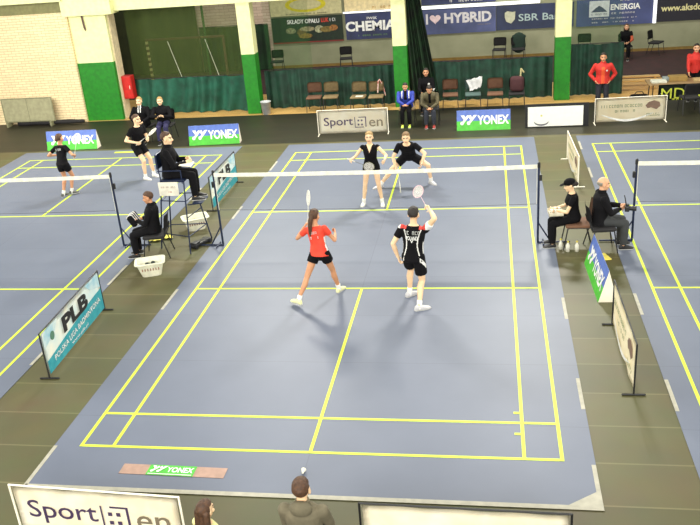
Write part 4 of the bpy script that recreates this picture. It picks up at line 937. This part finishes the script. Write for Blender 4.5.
# service judge, left
DK = mat('dark_jacket', (17, 16, 20), .9, spec=.2, bump=.4, bscale=14)
chair('dark stacking chair under the service judge beside the umpire chair', -4.34, 6.34, math.radians(-80), blackf)
sit('service', 'seated service judge in black beside the umpire chair, facing left', -4.36, 6.35, 98, H=1.66, lean=-3, wide=1.1, hpitch=-8, skin=SKD, hair=HB, shirt=DK, longsleeve=True, pants=DK, trousers=True, shoe=shoeB, hands=((-.1, .3, .78), (.14, .26, .74)))
t = thing('striped_bag', 'black bag with white stripes on the lap of the service judge', 'bag', (-4.72, 6.31, .66), math.radians(8))
bm = NB(); rbox(bm, (0, 0, .12), (.12, .36, .24), .04, Matrix.Rotation(-.5, 3, 'Y'), 3); obj('bag_body', bm, DK, t, smooth=True)
bm = NB()
for k in (-.11, -.02, .07): rbox(bm, (0, k, .12), (.136, .04, .256), .03, Matrix.Rotation(-.5, 3, 'Y'), 3)
obj('white_stripes', bm, whitec, t, smooth=True)
# right side judges
chair('dark chair under the woman in the black cap', 3.80, 6.6, math.radians(-90), brownf); chair('dark chair under the bald man at the right court', 4.22, 6.42, math.radians(95), blackf)
sit('capwoman', 'woman in black cap and t-shirt seated facing left with shuttles on her lap', 3.74, 6.6, 92, H=1.62, wide=1.08, lean=6, hpitch=-12, female=True, skin=SKP, hair=HD, hairstyle='bun', shirt=blackshirt, sleeve=.55, pants=black, trousers=True, shoe=shoeB, hands=((-.08, .38, .74), (.1, .34, .72)))
pp = PEOPLE['capwoman']; bm = NB(); ell(bm, pp['HP'](0, -.01, .06), (.092, .108, .075), pp['HM'], 20); fz_ = fuse('cap', bm, blackshirt, pp['body'], .007, 2, None, pp['og'])
bm = NB(); hp = pp['HP']; L = [hp(x, y, z) - pp['og'] for x, y, z in ((-.07, .07, .05), (-.06, .15, .035), (0, .18, .03), (.06, .15, .035), (.07, .07, .05))]; vs = [bm.verts.new(q) for q in L]; bm.faces.new(vs); bmesh.ops.solidify(bm, geom=bm.faces[:], thickness=.008); obj('cap_brim', bm, blackshirt, fz_)
t = thing('shuttle_tray', 'pale box of white shuttlecocks on the lap of the woman in the cap', 'tray', (3.40, 6.55, .655), math.radians(4))
bm = NB(); rbox(bm, (0, 0, .01), (.26, .3, .02), .005); 
for a, b, c, d in ((0, .145, .26, .01), (0, -.145, .26, .01), (.125, 0, .01, .3), (-.125, 0, .01, .3)): rbox(bm, (a, b, .03), (c, d, .06), .003)
obj('box', bm, mat('pale_card', (222, 214, 190), .6), t)
for k in range(6):
    bm = NB(); x, y = -.07 + .07 * (k % 3), -.06 + .12 * (k // 3); cap(bm, (x, y, .045), (x, y, .1), .014, .03, 10, True, False); tag(obj('shuttlecock', bm, white, loc=(3.40, 6.55, .655)), 'white shuttlecock upright in the lap tray of the capped woman', 'shuttlecock', 'shuttlecocks in the lap tray')
sit('bald', 'bald man in black jacket seated facing right with a camera in his hands', 4.17, 6.44, -84, H=1.76, lean=3, wide=1.1, hpitch=-4, skin=SK, hair=HG, bald=True, shirt=DK, longsleeve=True, pants=mat('charcoal_trousers', (54, 56, 58), .8, bump=.4, bscale=14), trousers=True, shoe=shoeB, hands=((-.06, .40, .80), (.06, .36, .78)))
t = thing('camera', 'black camera with long lens held by the bald seated man', 'camera', (4.64, 6.38, .80), math.radians(-10))
bm = NB(); rbox(bm, (0, 0, 0), (.08, .15, .1), .015); rbox(bm, (0, 0, .06), (.06, .06, .04), .012); obj('camera_body', bm, blackm, t)
bm = NB(); cap(bm, (.04, 0, 0), (.16, 0, 0), .04, .05, 16, False, False); obj('lens', bm, blackm, t)
bm = NB(); tube(bm, [(-.02, .06, .06), (-.05, .05, .2), (-.06, .0, .24), (-.04, -.05, .18), (-.02, -.06, .05)], .007); obj('strap', bm, blackm, t)
# back row people
bluej = mat('blue_jacket', (44, 66, 170), .7, c2=(34, 50, 140), bump=.4, bscale=14); olj = mat('olive_jacket', (92, 84, 58), .8, c2=(72, 66, 46), bump=.4, bscale=14)
chair('tan chair under the boy in the blue jacket', -.2, 16.25, 0, tanf); chair('dark chair under the boy in the olive jacket', .52, 16.12, 0, blackf); chair('dark chair under the person in black at the dark net curtain', .3, 17.75, 0, blackf)
sit('blueboy', 'boy in blue jacket seated with clasped hands and yellow-green shoes', -.2, 16.14, 180, H=1.56, wide=1.22, elbL=(-1, -.2, .2), elbR=(1, -.2, .2), lean=16, hpitch=-10, skin=SKD, hair=HD, shirt=[bluej, whitec, black], longsleeve=True, pants=black, trousers=True, shoe=shoeY, vox=.01, hands=((-.03, .42, .66), (.03, .42, .66)), curlL=50, curlR=50, shirtpaint=lambda x, y, z: 2 if (y > 0 and abs(x) < .05 and z > .28) else (1 if (.1 < abs(x) < .13 and z > .33) else 0))
sit('oliveboy', 'boy in olive jacket seated bent forward looking down, reddish shoes', .52, 16.0, 180, H=1.62, wide=1.2, elbL=(-1, -.1, .3), elbR=(1, -.1, .3), lean=30, hpitch=-30, skin=SKD, hair=HD, shirt=[olj, black], longsleeve=True, pants=mat('dark_jeans', (44, 48, 60), .8), trousers=True, shoe=shoeR, vox=.01, hands=((-.03, .44, .58), (.03, .44, .58)), curlL=50, curlR=50, shirtpaint=lambda x, y, z: 1 if (y > 0 and abs(x) < .04 and z > .2) else 0)
sit('behind', 'person in black jacket with white badge seated behind the olive jacket boy', .3, 17.62, 180, H=1.72, lean=4, skin=SKD, hair=HD, shirt=[black, whitec], longsleeve=True, pants=black, trousers=True, shoe=shoeB, vox=.012, shirtpaint=lambda x, y, z: 1 if (y > 0 and (x + .09) ** 2 + (z - .33) ** 2 < .0012) or (x < -.22 and z < .2) else 0)
redj = mat('red_jacket', (206, 44, 34), .7, c2=(184, 34, 28), bump=.4, bscale=14)
person('redman', 'man in red jacket standing with hands on hips behind the ivory banner', (5.45, 16.7, .92), 176, H=1.76, handL=(5.65, 16.66, .93), handR=(5.25, 16.66, .93), elbL=(-.9, -.5, .1), elbR=(.9, -.5, .1), footL=(5.58, 16.7, 0), footR=(5.32, 16.7, 0), hyaw=-6, skin=SKD, hair=HD, wide=1.12,
       shirt=[redj, mat('orange_shirt', (226, 84, 40), .7), whitec], longsleeve=True, pants=mat('navy_black', (22, 22, 34), .8), trousers=True, shoe=shoeB, vox=.011, shirtpaint=lambda x, y, z: 1 if (y > 0 and abs(x) < .05 and z < .42) else (2 if (y > 0 and (x + .1) ** 2 + (z - .32) ** 2 < .0006) else 0))
person('redman2', 'person in red jacket standing at the lettered table, cut by the right edge', (8.2, 17.75, .9), 170, H=1.70, lean=4, handL=(8.4, 17.5, .95), handR=(7.98, 17.45, .88), skin=SK, hair=HD, shirt=redj, longsleeve=True, pants=black, trousers=True, shoe=shoeB, vox=.012, footL=(8.3, 17.75, 0), footR=(8.08, 17.75, 0))
chair('black chair under the small seated figure at the far wall', 7.3, 25.0, 0, blackf)
sit('farperson', 'small dark haired seated figure at the far wall, orange on the sleeve', 7.3, 24.9, 170, H=1.6, lean=10, skin=SK, hair=HB, hairstyle='long', shirt=[black, mat('orange_cloth', (190, 84, 50), .7)], longsleeve=True, pants=black, trousers=True, shoe=shoeB, vox=.013, shirtpaint=lambda x, y, z: 1 if x < -.17 and z < .35 else 0)
# near spectators
chair('dark chair under the hooded boy at the bottom edge', .46, -2.3, math.radians(180), blackf); chair('dark chair under the dark haired girl at the bottom edge', -.44, -2.45, math.radians(180), blackf)
sit('hoodboy', 'short haired boy in grey brown hooded jacket seen from behind, bottom edge', .46, -2.2, 0, H=1.70, lean=2, skin=SKP, hair=HB, shirt=mat('grey_brown_hoodie', (112, 104, 84), .9, c2=(96, 90, 72), bump=.5, bscale=30), hood=True, longsleeve=True, pants=black, trousers=True, shoe=shoeB, vox=.007)
sit('specgirl', 'dark haired girl in pale top seen from behind beside the Sport banner', -.46, -2.34, -25, H=1.42, lean=2, pz=.52, hands=((-.1, .3, .56), (.1, .3, .56)), female=True, skin=SKP, hair=HB, hairstyle='long', shirt=mat('pale_yellow_top', (228, 224, 160), .8), sleeve=.6, pants=black, trousers=True, shoe=shoeB, vox=.007)

# ------------------------------------------------------------------ light
def area(n, loc, sx, sy, e, c=(1, .97, .88), tgt=None):
    l = bpy.data.lights.new(n, 'AREA'); l.shape = 'RECTANGLE'; l.size = sx; l.size_y = sy; l.energy = e; l.color = c
    o = bpy.data.objects.new(n, l); COL.objects.link(o); o.location = loc
    if tgt: o.rotation_euler = (V(tgt) - V(loc)).to_track_quat('-Z', 'Y').to_euler()
    return o
area('far_ceiling_light', (3.5, 15.5, 8.4), 1.8, .8, 1050, tgt=(1, 5, 0))
area('far_ceiling_light', (-4.5, 15.5, 8.4), 1.8, .8, 850, tgt=(-4, 5, 0))
area('overhead_light', (-5, 6, 11), 6, 6, 200); area('overhead_light', (5, 6, 11), 6, 6, 200); area('overhead_light', (0, -1, 10.5), 8, 4, 420)
area('camera_side_fill', (0, -16, 8), 16, 5, 3400, tgt=(0, 16, 1.5))  # unseen fill, added to brighten upright faces turned to the camera
area('left_side_fill', (-16, 5, 5.5), 10, 3, 1100, tgt=(0, 6, 0)); area('right_side_fill', (16, 5, 5.5), 10, 3, 900, tgt=(0, 6, 0))  # pair of unseen fills added to lift the sideways-facing banner cloths
area('wall_light', (-12, 9, 6), 4, 2, 420, tgt=(-13, 18.5, 2))
area('back_hall_light', (3, 22.5, 7), 12, 1.5, 450, tgt=(3, 26.5, 2)); area('back_hall_light', (-8, 22.5, 7), 5, 1.5, 120, tgt=(-8, 26.5, 4))
w = bpy.data.worlds.new('hall_ambient'); bpy.context.scene.world = w; w.use_nodes = True
w.node_tree.nodes['Background'].inputs[0].default_value = (.9, .95, .85, 1); w.node_tree.nodes['Background'].inputs[1].default_value = .35
sc_ = bpy.context.scene; sc_.view_settings.view_transform = 'Standard'; sc_.view_settings.exposure = 0.38
